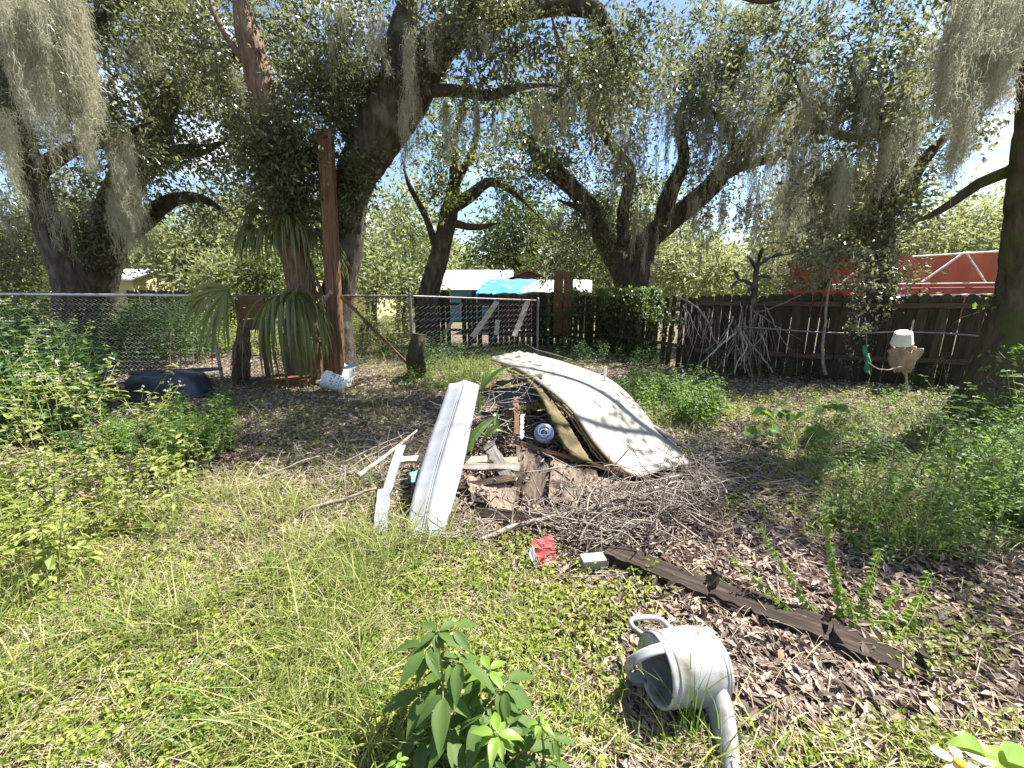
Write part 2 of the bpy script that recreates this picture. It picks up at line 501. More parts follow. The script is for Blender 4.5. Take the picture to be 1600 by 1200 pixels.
M['black_plastic'] = noise_mat('black_plastic', [(.3, (.018, .022, .03)), (.6, (.04, .048, .062)), (.8, (.09, .10, .12))], 3, 7, .35, bump=.25, dist=.02, spec=.5)
M['chrome'] = noise_mat('chrome', [(.3, (.45, .48, .55)), (.7, (.75, .77, .8))], 9, 3, .18, bump=.03, metal=.9)
M['chrome_blue'] = noise_mat('chrome_blue', [(.3, (.08, .11, .2)), (.7, (.2, .25, .37))], 9, 3, .25, bump=.03, metal=.7)
M['zinc'] = noise_mat('zinc', [(.3, (.26, .31, .33)), (.6, (.4, .45, .46)), (.8, (.58, .6, .58))], 5, 6, .5, bump=.1, metal=.3, spots=((.1, .12, .09), 9, .6, .1))
M['red_trailer'] = noise_mat('red_trailer', [(.25, (.26, .055, .025)), (.5, (.38, .085, .036)), (.8, (.46, .13, .06))], 1.2, 7, .6, (1, 1, .3), .05, .01, .3, spots=((.24, .07, .045), 2.5, .58, .2))
M['dark_red'] = noise_mat('dark_red', [(.3, (.18, .03, .03)), (.7, (.3, .05, .05))], 2, 5, .6, bump=.05)
M['pink'] = noise_mat('pink', [(.3, (.45, .04, .12)), (.7, (.6, .10, .2))], 4, 4, .6, bump=0)
M['white_paint'] = noise_mat('white_paint', [(.3, (.60, .59, .57)), (.7, (.78, .77, .75))], 7, 5, .5, bump=.05, spots=((.3, .2, .13), 8, .64, .08))
M['roof_white'] = noise_mat('roof_white', [(.3, (.68, .70, .73)), (.7, (.8, .81, .83))], 1.5, 4, .45, (8, 1, 1), .05, .01, .4)
M['blue_wall'] = noise_mat('blue_wall', [(.3, (.12, .27, .48)), (.7, (.2, .38, .6))], 2, 4, .7, bump=.05)
M['blue_tarp'] = noise_mat('blue_tarp', [(.3, (.03, .2, .5)), (.6, (.06, .32, .68)), (.8, (.2, .45, .75))], 4, 6, .5, bump=.3, dist=.03, spots=((.4, .45, .5), 3, .6, .1))
M['grey_tarp'] = noise_mat('grey_tarp', [(.3, (.3, .3, .27)), (.7, (.5, .49, .45))], 4, 6, .7, bump=.3, dist=.03)
M['red_roof'] = noise_mat('red_roof', [(.3, (.3, .06, .07)), (.6, (.45, .10, .11)), (.8, (.5, .3, .28))], 5, 6, .7, bump=.1)
M['yellow_wall'] = noise_mat('yellow_wall', [(.3, (.52, .44, .22)), (.7, (.66, .58, .34))], 1.5, 4, .8, bump=.03)
M['terracotta'] = noise_mat('terracotta', [(.3, (.11, .05, .028)), (.7, (.22, .10, .055))], 6, 5, .85, bump=.15)
M['cloth_white'] = noise_mat('cloth_white', [(.3, (.66, .62, .5)), (.7, (.78, .75, .64))], 6, 5, .8, bump=.2, dist=.01)
M['cloth_tan'] = noise_mat('cloth_tan', [(.3, (.2, .14, .10)), (.6, (.42, .32, .24)), (.8, (.56, .48, .38))], 7, 6, .9, bump=.4, dist=.015)
M['cloth_green'] = noise_mat('cloth_green', [(.3, (.03, .16, .09)), (.7, (.06, .3, .17))], 7, 5, .8, bump=.3, dist=.01)
M['red_card'] = noise_mat('red_card', [(.3, (.24, .035, .032)), (.7, (.36, .09, .08))], 8, 5, .7, bump=.1, spots=((.55, .45, .42), 9, .6, .1))
M['white_card'] = noise_mat('white_card', [(.3, (.3, .3, .29)), (.7, (.42, .43, .43))], 8, 5, .7, bump=.1)
M['concrete'] = noise_mat('concrete', [(.3, (.2, .195, .185)), (.7, (.33, .325, .31))], 14, 6, .9, bump=.4, dist=.008)
M['teal_plastic'] = noise_mat('teal_plastic', [(.3, (.06, .2, .22)), (.7, (.14, .3, .32))], 6, 5, .4, bump=.2, dist=.01)
M['petal'] = leaf_mat('petal', [(0, (.7, .69, .68)), (1, (.8, .8, .8))], (.8, .8, .78), .3)
M['flower_yellow'] = noise_mat('flower_yellow', [(.3, (.6, .3, .02)), (.7, (.75, .48, .05))], 60, 3, .8, bump=.5, dist=.003)
M['seed'] = leaf_mat('seed', [(0, (.5, .47, .36)), (1, (.7, .68, .58))], (.6, .6, .45), .25)
M['agave'] = leaf_mat('agave', [(0, (.09, .16, .04)), (1, (.17, .25, .06))], (.32, .42, .06), .3, .35, .5)
M['agave_dark'] = leaf_mat('agave_dark', [(0, (.025, .045, .024)), (1, (.05, .075, .035))], (.1, .16, .05), .2, .4, .4)

# soil sheet: brown earth with trodden leaf mould and thin green patches
def soil_mat():
    m = bpy.data.materials.new('soil')
    nd, lk = nodes_of(m)
    b = nd['Principled BSDF']
    tc = nd.new('ShaderNodeTexCoord')
    n1 = nd.new('ShaderNodeTexNoise'); n1.inputs['Scale'].default_value = 22; n1.inputs['Detail'].default_value = 8; n1.inputs['Roughness'].default_value = .7
    n2 = nd.new('ShaderNodeTexNoise'); n2.inputs['Scale'].default_value = .55; n2.inputs['Detail'].default_value = 6
    vo = nd.new('ShaderNodeTexVoronoi'); vo.inputs['Scale'].default_value = 28; vo.inputs['Randomness'].default_value = 1
    for n in (n1, n2, vo):
        lk.new(tc.outputs['Object'], n.inputs['Vector'])
    r1 = ramp(nd, [(.25, (.055, .04, .03)), (.5, (.15, .112, .085)), (.75, (.29, .235, .19))])
    lk.new(n1.outputs[0], r1.inputs[0])
    mx = nd.new('ShaderNodeMixRGB'); mx.blend_type = 'OVERLAY'; mx.inputs[0].default_value = .5
    bw = nd.new('ShaderNodeRGBToBW'); lk.new(vo.outputs['Color'], bw.inputs[0])
    lk.new(r1.outputs[0], mx.inputs[1]); lk.new(bw.outputs[0], mx.inputs[2])
    hs = nd.new('ShaderNodeHueSaturation'); hs.inputs['Saturation'].default_value = .85; hs.inputs['Value'].default_value = .8
    lk.new(mx.outputs[0], hs.inputs['Color'])
    r2 = ramp(nd, [(.46, (0, 0, 0)), (.6, (1, 1, 1))])
    lk.new(n2.outputs[0], r2.inputs[0])
    m2 = nd.new('ShaderNodeMixRGB'); m2.inputs[2].default_value = (.13, .15, .04, 1)
    mu = nd.new('ShaderNodeMath'); mu.operation = 'MULTIPLY'; mu.inputs[1].default_value = .55
    lk.new(r2.outputs[0], mu.inputs[0]); lk.new(mu.outputs[0], m2.inputs[0]); lk.new(hs.outputs[0], m2.inputs[1])
    lk.new(m2.outputs[0], b.inputs['Base Color'])
    b.inputs['Roughness'].default_value = .95; b.inputs['Specular IOR Level'].default_value = .1
    bp = nd.new('ShaderNodeBump'); bp.inputs['Strength'].default_value = .9; bp.inputs['Distance'].default_value = .02
    lk.new(n1.outputs[0], bp.inputs['Height']); lk.new(bp.outputs[0], b.inputs['Normal'])
    return m
M['soil'] = soil_mat()

# ------------------------------------------------------------------ the ground
def make_ground():
    a = np.linspace(0, 12, 61)
    far = 12 * (600 / 12) ** (np.linspace(0, 1, 22)[1:])
    half = np.concatenate([a, far])
    xs = np.concatenate([-half[::-1], half[1:]])
    ys = np.concatenate([-half[:40:-1] * .4, half[1:]]) if False else np.concatenate([-far[::-1], np.linspace(-12, 14, 131), 14 + far])
    X, Y = np.meshgrid(xs, ys, indexing='ij')
    Z = gz(X, Y)
    n, m = X.shape
    i = np.arange(n * m).reshape(n, m)
    f = np.stack([i[:-1, :-1], i[1:, :-1], i[1:, 1:], i[:-1, 1:]], -1).reshape(-1, 4)
    mb = MB(); mb.add(np.stack([X, Y, Z], -1), f)
    o = mb.build('ground', M['soil'], smooth=True)
    tag(o, kind='structure')
make_ground()

# ------------------------------------------------------------------ buildings and structures beyond the fences
def gable_house(name, label, cat, x0, x1, y0, y1, eave, ridge, wall, roof, over=.3, axis='x', windows=(), rot=0):
    cx, cyy = (x0 + x1) / 2, (y0 + y1) / 2
    root = thing(name, label, cat, (cx, cyy, 0))
    hx, hy = (x1 - x0) / 2, (y1 - y0) / 2
    mb = MB()
    v = [[-hx, -hy, -.1], [hx, -hy, -.1], [hx, hy, -.1], [-hx, hy, -.1], [-hx, -hy, eave], [hx, -hy, eave], [hx, hy, eave], [-hx, hy, eave]]
    if axis == 'x':
        v += [[-hx, 0, ridge], [hx, 0, ridge]]
        fq = [[0, 1, 5, 4], [2, 3, 7, 6], [3, 0, 4, 7], [1, 2, 6, 5]]; ft = [[4, 8, 7][::-1], [5, 6, 9]]
    else:
        v += [[0, -hy, ridge], [0, hy, ridge]]
        fq = [[0, 1, 5, 4], [2, 3, 7, 6], [3, 0, 4, 7], [1, 2, 6, 5]]; ft = [[4, 5, 8], [6, 7, 9]]
    v = np.array(v) + [cx, cyy, 0]
    mb.add(v, fq)
    mb.f.append(np.array(ft)); mb.m.append(np.zeros(2, np.int32)); mb.v.append(np.zeros((0, 3)))
    mb.build('wall', wall, root)
    rm = MB()
    ox, oy = hx + over, hy + over
    for s in (-1, 1):
        if axis == 'x':
            drop = (ridge - eave) * over / hy
            q = np.array([[[-ox, 0, ridge + .03], [-ox, s * oy, eave - drop + .03]], [[ox, 0, ridge + .03], [ox, s * oy, eave - drop + .03]]])
        else:
            drop = (ridge - eave) * over / hx
            q = np.array([[[0, -oy, ridge + .03], [s * ox, -oy, eave - drop + .03]], [[0, oy, ridge + .03], [s * ox, oy, eave - drop + .03]]])
        rm2 = MB()
        P = np.array([[q[0, 0] * (1 - a) * (1 - b) + q[1, 0] * a * (1 - b) + q[0, 1] * (1 - a) * b + q[1, 1] * a * b for b in np.linspace(0, 1, 3)] for a in np.linspace(0, 1, 9)])
        P = P + [cx, cyy, 0]
        shell(rm2, P, .05 * (1 if s < 0 else -1) * (1 if axis == 'x' else -1))
        rm2.build('roof', roof, root)
    for (wx, wz, ww, wh) in windows:
        fb = MB(); box(fb, (cx + wx, y0 - .03, wz), (ww + .12, .06, wh + .12))
        fr = fb.build('window', M['white_paint'], root)
        pb = MB(); box(pb, (wx, -hy - .065, wz), (ww, .02, wh))
        p = pb.build('pane', M['dark_void']); p.parent = fr
    return root

p = D(655, 432, 24.0); q = D(790, 432, 24.0)
gable_house('house', 'blue house with a bright white metal roof behind the slanting young oak', 'house',
            p[0], q[0], 24, 31, 1.85, 2.95, M['blue_wall'], M['roof_white'], .45, 'x', ((-1.2, 1.3, .9, .9), (1.3, 1.3, .9, .9)))
p = D(778, 440, 19.0); q = D(882, 440, 19.0)
gable_house('shed', 'small shed with a faded red roof beside the blue tarp', 'shed',
            p[0], q[0] - .2, 19.5, 23, 2.0, 2.55, M['brown_wood'], M['red_roof'], .2, 'y', ((-.1, 1.9, .3, .3),))
p = D(160, 430, 20.0); q = D(205, 430, 20.0)
gable_house('outbuilding', 'low pale outbuilding with white roof between the two left oak trunks', 'building',
            p[0], q[0], 20, 23, 2.2, 2.7, M['yellow_wall'], M['roof_white'], .2, 'x')
p = D(384, 440, 22.0); q = D(470, 440, 22.0)
gable_house('garage', 'cream yellow garage wall seen through the shaggy palm', 'building', p[0], q[0], 22, 26, 2.1, 2.2, M['yellow_wall'], M['yellow_wall'], .05, 'x')
p = D(530, 440, 26.0); q = D(584, 440, 26.0)
gable_house('bungalow', 'sunlit yellow bungalow just right of the tall wooden post', 'house', p[0], q[0], 26, 31, 2.2, 2.3, M['yellow_wall'], M['yellow_wall'], .05, 'x')

def tarp(name, label, x0p, x1p, pyt, pyb, Y, depth, mat, seed):
    rng = np.random.default_rng(seed)
    n, m = 22, 14
    P = np.zeros((n, m, 3))
    for i, s in enumerate(np.linspace(0, 1, n)):
        for j, t in enumerate(np.linspace(0, 1, m)):
            top = D(x0p + (x1p - x0p) * (0.25 + .75 * s), pyt, Y + depth); bot = D(x0p + (x1p - x0p) * s, pyb, Y)
            P[i, j] = top * (1 - t) + bot * t
            P[i, j, 2] += .03 * math.sin(s * 11 + seed) * t + .015 * math.sin(s * 23 + t * 4) + .12 * math.sin(t * math.pi) * .3
    P[..., 2] += rng.normal(0, .012, (n, m))
    mb = MB(); shell(mb, P, -.01)
    root = mb.build(name, mat, smooth=True)
    return tag(root, label, 'tarp')
tarp('tarp', 'crumpled bright blue tarp sloping over the lean-to behind the fence', 742, 838, 436, 459, 16.5, 2.0, M['blue_tarp'], 2)
tarp('tarp', 'grey canvas tarp draped beside the blue tarp behind the fence', 812, 925, 437, 457, 16.0, 2.0, M['grey_tarp'], 5)
# a frame holds the two tarps up
fr = thing('lean_to', 'timber lean-to under the blue and grey tarps', 'lean-to', D(840, 500, 16.6) * [1, 1, 0])
for px_ in (765, 840, 915):
    for yy, pyy in ((16.6, 460), (18.3, 440)):
        t_ = D(px_, pyy, yy)
        plank('post', (t_[0], t_[1], -.1), (t_[0], t_[1], t_[2] - .06), .09, .09, M['grey_wood'], up=(0, 1, 0), parent=fr)

# red trailer body with a white truss in front
def red_trailer():
    Y = 10.6
    a = D(1262, 420, Y); b = D(1720, 420, Y - .3)
    top_a, top_b = D(1236, 402, Y)[2], D(1600, 391, Y - .3)[2]
    root = thing('trailer', 'rust red trailer wall with white steel truss behind the wooden fence', 'trailer', (a[0], Y, 0))
    mb = MB()
    n = 26
    P = np.zeros((n, 5, 3))
    for i, s in enumerate(np.linspace(0, 1, n)):
        for j, t in enumerate(np.linspace(0, 1, 5)):
            P[i, j] = [a[0] + (b[0] - a[0]) * s, a[1] + (b[1] - a[1]) * s + (.035 if i % 2 else 0) + .25 * 0, 1.0 + (top_a * (1 - s) + top_b * s - 1.0) * t]
    shell(mb, P, .6)
    mb.build('body', M['red_trailer'], root)
    def bar(nm, p0, p1, r, mat):
        t = MB(); tubes(t, np.linspace(p0, p1, 3), np.full(3, r), 8, cap=True)
        t.build(nm, mat, root, True)
    Yf = Y - .35
    bar('top_rail', D(1425, 401, Yf), D(1700, 384, Yf - .2), .02, M['white_paint'])
    bar('middle_rail', D(1300, 445, Yf), D(1700, 440, Yf - .2), .012, M['white_paint'])
    bar('middle_rail', D(1300, 452, Yf), D(1700, 448, Yf - .2), .018, M['dark_red'])
    bar('bottom_rail', D(1385, 462, Yf), D(1700, 458, Yf - .2), .02, M['white_paint'])
    for p0, p1, w in (((1440, 441), (1507, 394), .024), ((1509, 394), (1540, 441), .02), ((1316, 441), (1362, 404), .02), ((1560, 441), (1620, 390), .02)):
        bar('diagonal', D(*p0, Yf + .01), D(*p1, Yf + .01), w, M['white_paint'])
    bar('upright', D(1438, 441, Yf + .01), D(1437, 462, Yf + .01), .02, M['dark_red'])
    mb = MB(); box(mb, D(1406, 451, Yf + .15), (.33, .04, .3)); mb.build('panel', M['pink'], root)
    for s in (.2, .35, .8):
        w = MB()
        c = np.array([a[0] + (b[0] - a[0]) * s, Y + .3, .42])
        tubes(w, np.array([c + [0, -.12, 0], c + [0, .12, 0]]), np.full(2, .42), 18, cap=True)
        w.build('wheel', M['black_plastic'], root, True)
red_trailer()

# ------------------------------------------------------------------ fences
def picket_mesh(name, w, h, th, seed):
    rng = np.random.default_rng(seed)
    c = w * .28
    o = [(-w / 2, 0), (w / 2, 0), (w / 2, h - c), (w / 2 - c, h), (-w / 2 + c, h), (-w / 2, h - c)]
    o = np.array(o) + rng.normal(0, .003, (6, 2))
    v = np.array([[x, 0, z] for x, z in o] + [[x, th, z] for x, z in o])
    mb = MB()
    mb.add(v, np.array([[0, 1, 2, 5], [2, 3, 4, 5], [6, 11, 8, 7], [8, 11, 10, 9]]))
    mb.f.append(np.array([[i, i + 6, (i + 1) % 6 + 6, (i + 1) % 6] for i in range(6)])); mb.m.append(np.zeros(6, np.int32)); mb.v.append(np.zeros((0, 3)))
    return mb.mesh(name, M['fence_wood'])

def picket_fence(label, A, B, h, w, seed, rails=(.35, .78), missing=(), gapvar=.012, hvar=.02):
    rng = np.random.default_rng(seed)
    A = np.array([*A, 0.]); B = np.array([*B, 0.])
    L = np.linalg.norm(B - A); d = (B - A) / L
    root = thing('wooden_fence', label, 'fence', A)
    ang = math.atan2(d[1], d[0])
    meshes = [picket_mesh('picket', w, h, .018, seed * 10 + k) for k in range(5)]
    x = w / 2; k = 0
    while x < L:
        if k not in missing:
            o = bpy.data.objects.new('picket', meshes[int(rng.integers(5))])
            COL.objects.link(o); o.parent = root
            pos = d * x
            o.location = (pos[0], pos[1], -.03 + rng.normal(0, hvar))
            o.rotation_euler = (rng.normal(0, .008), rng.normal(0, .004 if gapvar < .005 else .012), ang + rng.normal(0, .02))
        x += w + abs(rng.normal(.004, gapvar)) + .003; k += 1
    nrm = np.array([d[1], -d[0], 0])           # towards the camera
    segs = max(1, int(round(L / 2.4)))
    for z in rails:
        for s in range(segs):
            p0 = A + d * (L * s / segs + .01) + nrm * .05; p1 = A + d * (L * (s + 1) / segs - .01) + nrm * .05
            zz = h * z
            plank('rail', p0 + [0, 0, zz + rng.normal(0, .015)], p1 + [0, 0, zz + rng.normal(0, .02)], .085, .038, M['rail_wood'], up=nrm, parent=root, seed=seed + s, warp=.008)
    for s in range(segs + 1):
        p0 = A + d * min(max(L * s / segs, .1), L - .1) - nrm * .08
        plank('post', p0 + [0, 0, -.1], p0 + [0, 0, h * .96], .09, .09, M['fence_wood'], up=nrm, parent=root, seed=seed + s)
    return root

g = lambda px, Y: (float(D(px, 500, Y)[0]), Y)
picket_fence('dark wooden picket fence with dog-eared tops below the red trailer', g(1088, 8.6), g(1960, 5.9), 1.64, .145, 3, rails=(.28, .86), missing=(33,), gapvar=.004)
picket_fence('weathered wooden fence with gaps behind the chain-link, leaning boards against it', g(648, 13.0), g(925, 12.4), 1.60, .14, 4, rails=(.3, .8), missing=(3, 7, 8, 13), gapvar=.03, hvar=.05)
picket_fence('wooden fence almost hidden under green vines at the yard corner', g(930, 12.3), g(1084, 8.75), 1.58, .14, 5, rails=(.3, .8), missing=(18, 21), gapvar=.02)
picket_fence('distant brown plank fence beyond the left oaks', g(205, 17.0), g(384, 17.0), 1.72, .16, 6, rails=(.3, .8))

# two tall boards standing up above the back fence
for (a, b, t) in ((864, 878, 423), (879, 893, 424)):
    c = (a + b) / 2
    pb_, pt_ = D(c, 520, 12.25), D(c, t, 12.25)
    plank('fence_board', (pb_[0], 12.25, .3), (pb_[0], 12.25, pt_[2]), (b - a) * mpp(12.25), .03, M['brown_wood'], up=(0, -1, 0),
          label='%s of the two upright brown boards standing above the back fence' % ('left' if a == 864 else 'right'), category='board', group='upright boards above the back fence')
for k, (p0, p1, w, lab, mat) in enumerate((
        ((777, 471, 12.3), (738, 527, 11.7), .16, 'long pale board leaning on the back fence, left of the other long one', 'pale_wood'),
        ((825, 469, 12.0), (804, 525, 11.3), .15, 'long pale board leaning steeply on the back fence near the chain-link post', 'pale_wood'),
        ((778, 500, 12.2), (775, 523, 11.9), .13, 'short yellowish board stub at the foot of the back fence', 'pale_wood'),
        ((722, 474, 12.2), (694, 522, 11.6), .09, 'thin grey stick leaning on the back fence beside the young oak', 'grey_wood'))):
    plank('leaning_board', D(*p0), D(*p1), w, .03, M[mat], up=(0, -1, .3), label=lab, category='board', seed=k)

def chain_link(label, pts, hts, cell=.09, posts=(), rail_r=.024, dull=False):
    """pts: ground points along the fence, hts: height at each"""
    pts = np.array([[p[0], p[1], 0] for p in pts], float); hts = np.array(hts, float)
    root = thing('chain_link_fence', label, 'fence', pts[0])
    t = MB()
    top = pts + np.stack([0 * hts, 0 * hts, hts], -1)
    tubes(t, catmull(top, .4) if len(top) > 2 else np.linspace(top[0], top[1], 9), np.full(len(catmull(top, .4)) if len(top) > 2 else 9, rail_r), 8, cap=True)
    t.build('top_rail', M['galv_dull' if dull else 'galv'], root, True)
    w = MB(); r = .0027
    for a in range(len(pts) - 1):
        L = np.linalg.norm(pts[a + 1] - pts[a]); d = (pts[a + 1] - pts[a]) / L
        n = int(L / cell); k = int(max(hts[a], hts[a + 1]) / (cell * .5))
        z = np.arange(k + 1) * cell * .5
        zig = np.where(np.arange(k + 1) % 2, .5, -.5) * cell * 1.04
        i = np.arange(n)
        s = (i[:, None] + .5) * cell + np.where(i[:, None] % 2, -1, 1) * 0 + zig[None]
        hh = hts[a] + (hts[a + 1] - hts[a]) * s / L
        zz = np.minimum(z[None], hh)
        P = pts[a] + d * s[..., None]
        P[..., 2] = zz + .01
        off = np.array([-d[1], d[0], 0]) * .003
        P = P + off * np.where(np.arange(k + 1) % 2, 1, -1)[None, :, None]
        P[..., 1] += .02 * np.sin(s * 1.7) * np.sin(zz * 2)
        tubes(w, P, np.full(P.shape[:2], r), 3)
    w.build('wire_mesh', M['wire_dull' if dull else 'wire'], root, kind='stuff')
    for (p, h, tilt) in posts:
        pb = np.array([p[0], p[1] - .045, -.1]); pt = np.array([p[0] + tilt, p[1] - .045, h])
        t = MB(); tubes(t, np.linspace(pb, pt, 4), np.full(4, .03), 10, cap=True)
        tubes(t, np.array([pt, pt + [0, 0, .025], pt + [0, 0, .045]]), np.array([.034, .03, .008]), 10, cap=True)
        t.build('post', M['galv_dull' if dull else 'galv'], root, True)
    return root

gl = g(-260, 7.8); gm = g(336, 7.8); gr = g(643, 7.9); gq = g(840, 10.3)
chain_link('left chain-link fence with a bright silver top rail behind the tall weeds', (gl, gm), (1.63, 1.58), posts=((gl, 1.68, 0), (gm, 1.58, -.06)), rail_r=.028)
chain_link('dull chain-link fence running behind the palm and the wooden post', ((gm[0] + .05, gm[1]), gr), (1.58, 1.57), posts=((gr, 1.6, 0),), rail_r=.02, dull=True)
chain_link('chain-link fence section in front of the weathered back fence', ((gr[0] + .05, gr[1]), gq), (1.57, 1.44), posts=((gq, 1.47, 0),), cell=.12, rail_r=.02, dull=True)
# the sagging pipe in front of the picket fence
t = MB()
pp = catmull(np.array([D(1150, 510, 7.7), D(1260, 518, 7.5), D(1330, 521, 7.35), D(1400, 518.5, 7.2), D(1480, 521, 7.0), D(1562, 528, 6.6)]), .15)
tubes(t, pp, np.full(len(pp), .016), 8, cap=True)
tag(t.build('fence_pipe', M['galv_dull'], None, True), 'long grey metal pipe strung across the dark picket fence', 'pipe')

# ------------------------------------------------------------------ trees
# where the photograph shows sky between the crowns
OPENINGS = [(592, 265, 40, 70), (95, 225, 48, 50), (310, 195, 40, 30), (300, 268, 40, 22), (1125, 250, 34, 70), (1138, 372, 40, 34), (1095, 70, 30, 24), (640, 195, 32, 30), (905, 195, 34, 30), (1010, 20, 26, 20), (1400, 45, 34, 30), (1455, 290, 40, 26),
            (850, 120, 36, 24), (790, 240, 30, 26), (660, 330, 22, 40), (760, 340, 34, 24), (850, 310, 30, 30), (920, 250, 24, 30), (190, 40, 30, 24), (280, 60, 26, 22), (480, 60, 26, 30), (1050, 210, 24, 50), (1190, 250, 26, 34), (1260, 230, 26, 26), (1300, 60, 30, 24), (1575, 120, 20, 20), (735, 60, 26, 22), (1210, 60, 24, 20)]

def tree(name, label, limbs, crown, leaf, bark, leaf_len=.085, per=300, cover=2.2, group=None, seed=1, crown_r=.42, moss=(), keep=None, density=1.0, twig_r=1.0, extra=(), gaps=.38, dense=()):
    rng = np.random.default_rng(seed)
    first = limbs[0][1][0]
    base = D(first[0], first[1], first[2]); base[2] = 0
    root = thing(name, label, 'tree', base, group)
    skel = []
    for nm, pts in limbs:
        arr = np.array(pts, float)
        P = D(arr[:, 0], arr[:, 1], arr[:, 2])
        dep = P[:, 1] * cp - (P[:, 2] - H) * sp
        R = arr[:, 3] * dep / F
        if nm == 'trunk':
            if P[0, 2] > .05:
                P = np.vstack([[P[0, 0] - (P[1, 0] - P[0, 0]) * .15, P[0, 1], -.15], P]); R = np.concatenate([[R[0] * 1.3], R])
        Q = catmull(np.column_stack([P, R]), .09)
        pts3, rad = Q[:, :3], np.maximum(Q[:, 3], .008)
        e_ = min(12, len(rad) // 3)
        if nm != 'root' and P[-1, 2] > .3:
            rad = rad.copy(); rad[-e_:] *= np.linspace(1, .25, e_)
        wob = .25 * rad.mean()
        s = np.arange(len(pts3)) * .09
        pts3 = pts3 + np.column_stack([np.sin(s * 2.1 + rng.random() * 6), np.sin(s * 1.7 + rng.random() * 6), .4 * np.sin(s * 2.7)]) * wob * np.clip(s / .6, 0, 1)[:, None]
        mb = MB()
        tubes(mb, pts3, rad, 14 if rad.max() > .08 else 8, cap=True, rough=.16, rng=rng)
        mb.build(nm, bark, root, True)
        lo = int(len(pts3) * (.45 if nm == 'trunk' else .12))
        skel.append(pts3[lo::3])
    # crown: spray centres, each tied back to the nearest wood by its own twig
    C = []
    for (px, py, rx, ry, Y, dY) in crown:
        area = math.pi * rx * ry * (Y / F) ** 2
        n = max(3, int(cover * area / .5))
        a = rng.random(n) * 2 * math.pi; r = np.sqrt(rng.random(n))
        C.append(D(px + rx * r * np.cos(a), py + ry * r * np.sin(a), Y + dY * (rng.random(n) * 2 - 1)))
    for (wx, wy, wz, ra, rb, rc, n) in extra:        # unseen crown added to shade the ground, in metres
        C.append(np.array([wx, wy, wz]) + unit(rng.normal(size=(n, 3))) * (rng.random((n, 1)) ** .4) * [ra, rb, rc])
    C = np.concatenate(C)
    C = C[C[:, 2] > .9]
    gap = fnoise(C[:, 0] * .75 + 3, C[:, 2] * .95 + C[:, 1] * .35, 2)
    C = C[gap + rng.normal(0, .05, len(C)) > gaps]
    wx_, wy_ = toPx(C)
    op = np.zeros(len(C), bool)
    for (ox_, oy_, oa, ob) in OPENINGS:
        op |= ((wx_ - ox_) / oa) ** 2 + ((wy_ - oy_) / ob) ** 2 < 1
    C = C[~(op & (rng.random(len(C)) < .85))]
    for (px, py, rx, ry, Y, dY, n) in dense:         # thick sprays hanging before the wood
        a = rng.random(n) * 2 * math.pi; r = np.sqrt(rng.random(n))
        C = np.concatenate([C, D(px + rx * r * np.cos(a), py + ry * r * np.sin(a), Y + dY * (rng.random(n) * 2 - 1))])
    if keep is not None:
        C = C[keep(C, rng)]
    S = np.concatenate(skel)
    d0 = np.array([np.min(((S - c) ** 2).sum(1)) for c in C])
    C = C[np.argsort(d0)]
    TP, TR = [], []
    for c in C:
        k = np.argmin(((S - c) ** 2).sum(1)); p0 = S[k]
        L = np.linalg.norm(c - p0)
        mid = (p0 + c) / 2 + rng.normal(0, .12 * L + .01, 3) + [0, 0, .08 * L]
        t = np.linspace(0, 1, 6)[:, None]
        Q = p0 * (1 - t) ** 2 + 2 * mid * t * (1 - t) + c * t ** 2
        TP.append(Q); TR.append(np.linspace((.007 + .011 * L) * twig_r, .004, 6))
        S = np.vstack([S, Q[2::2]])
    # small twigs within each spray
    m = 4
    e = C[:, None] + rng.normal(0, crown_r * .55, (len(C), m, 3))
    t = np.linspace(0, 1, 6)[None, None, :, None]
    tw = (C[:, None, None] * (1 - t) + e[:, :, None] * t + rng.normal(0, .02, (len(C), m, 6, 3)) * t).reshape(-1, 6, 3)
    mb = MB(); tubes(mb, np.array(TP), np.array(TR), 4, rng=rng)
    mb.build('branches', M['twig'], root, True, kind='stuff')
    mb = MB(); tubes(mb, tw, np.broadcast_to(np.linspace(.0045, .002, 6), tw.shape[:2]), 3, rng=rng)
    mb.build('twigs', M['twig'], root, kind='stuff')
    # leaves: sub-sprays around each centre
    ns = 6
    per_s = max(4, int(per * density / ns))
    sc = C[:, None] + rng.normal(0, 1, (len(C), ns, 3)) * crown_r * np.array([.62, .62, .5])
    sz = rng.uniform(.55, 1.25, (len(C), ns, 1, 1))
    lp = sc[:, :, None] + rng.normal(0, 1, (len(C), ns, per_s, 3)) * .14 * (crown_r / .42) * sz
    out = unit(lp - C[:, None, None] + 1e-6)
    lp = lp.reshape(-1, 3); out = out.reshape(-1, 3)
    ax = unit(out + rng.normal(0, .7, lp.shape) + [0, 0, -.15])
    nr = unit(rng.normal(0, .75, lp.shape) + [0, 0, .8])
    L = leaf_len * rng.uniform(.5, 1.45, len(lp))
    mb = MB(); leaf_cloud(mb, lp, ax, nr, L, L * .46, fold=.2)
    mb.build('foliage', leaf, root, kind='stuff')
    if moss:
        mb = MB()
        for (px, py, w, ln, Y, n) in moss:
            moss_strands(mb, px, py, w, ln, Y, int(n * (1.15 if seed in (26, 27) else 1.0)), rng)
        mb.build('spanish_moss', M['moss'], root, kind='stuff')
    return root

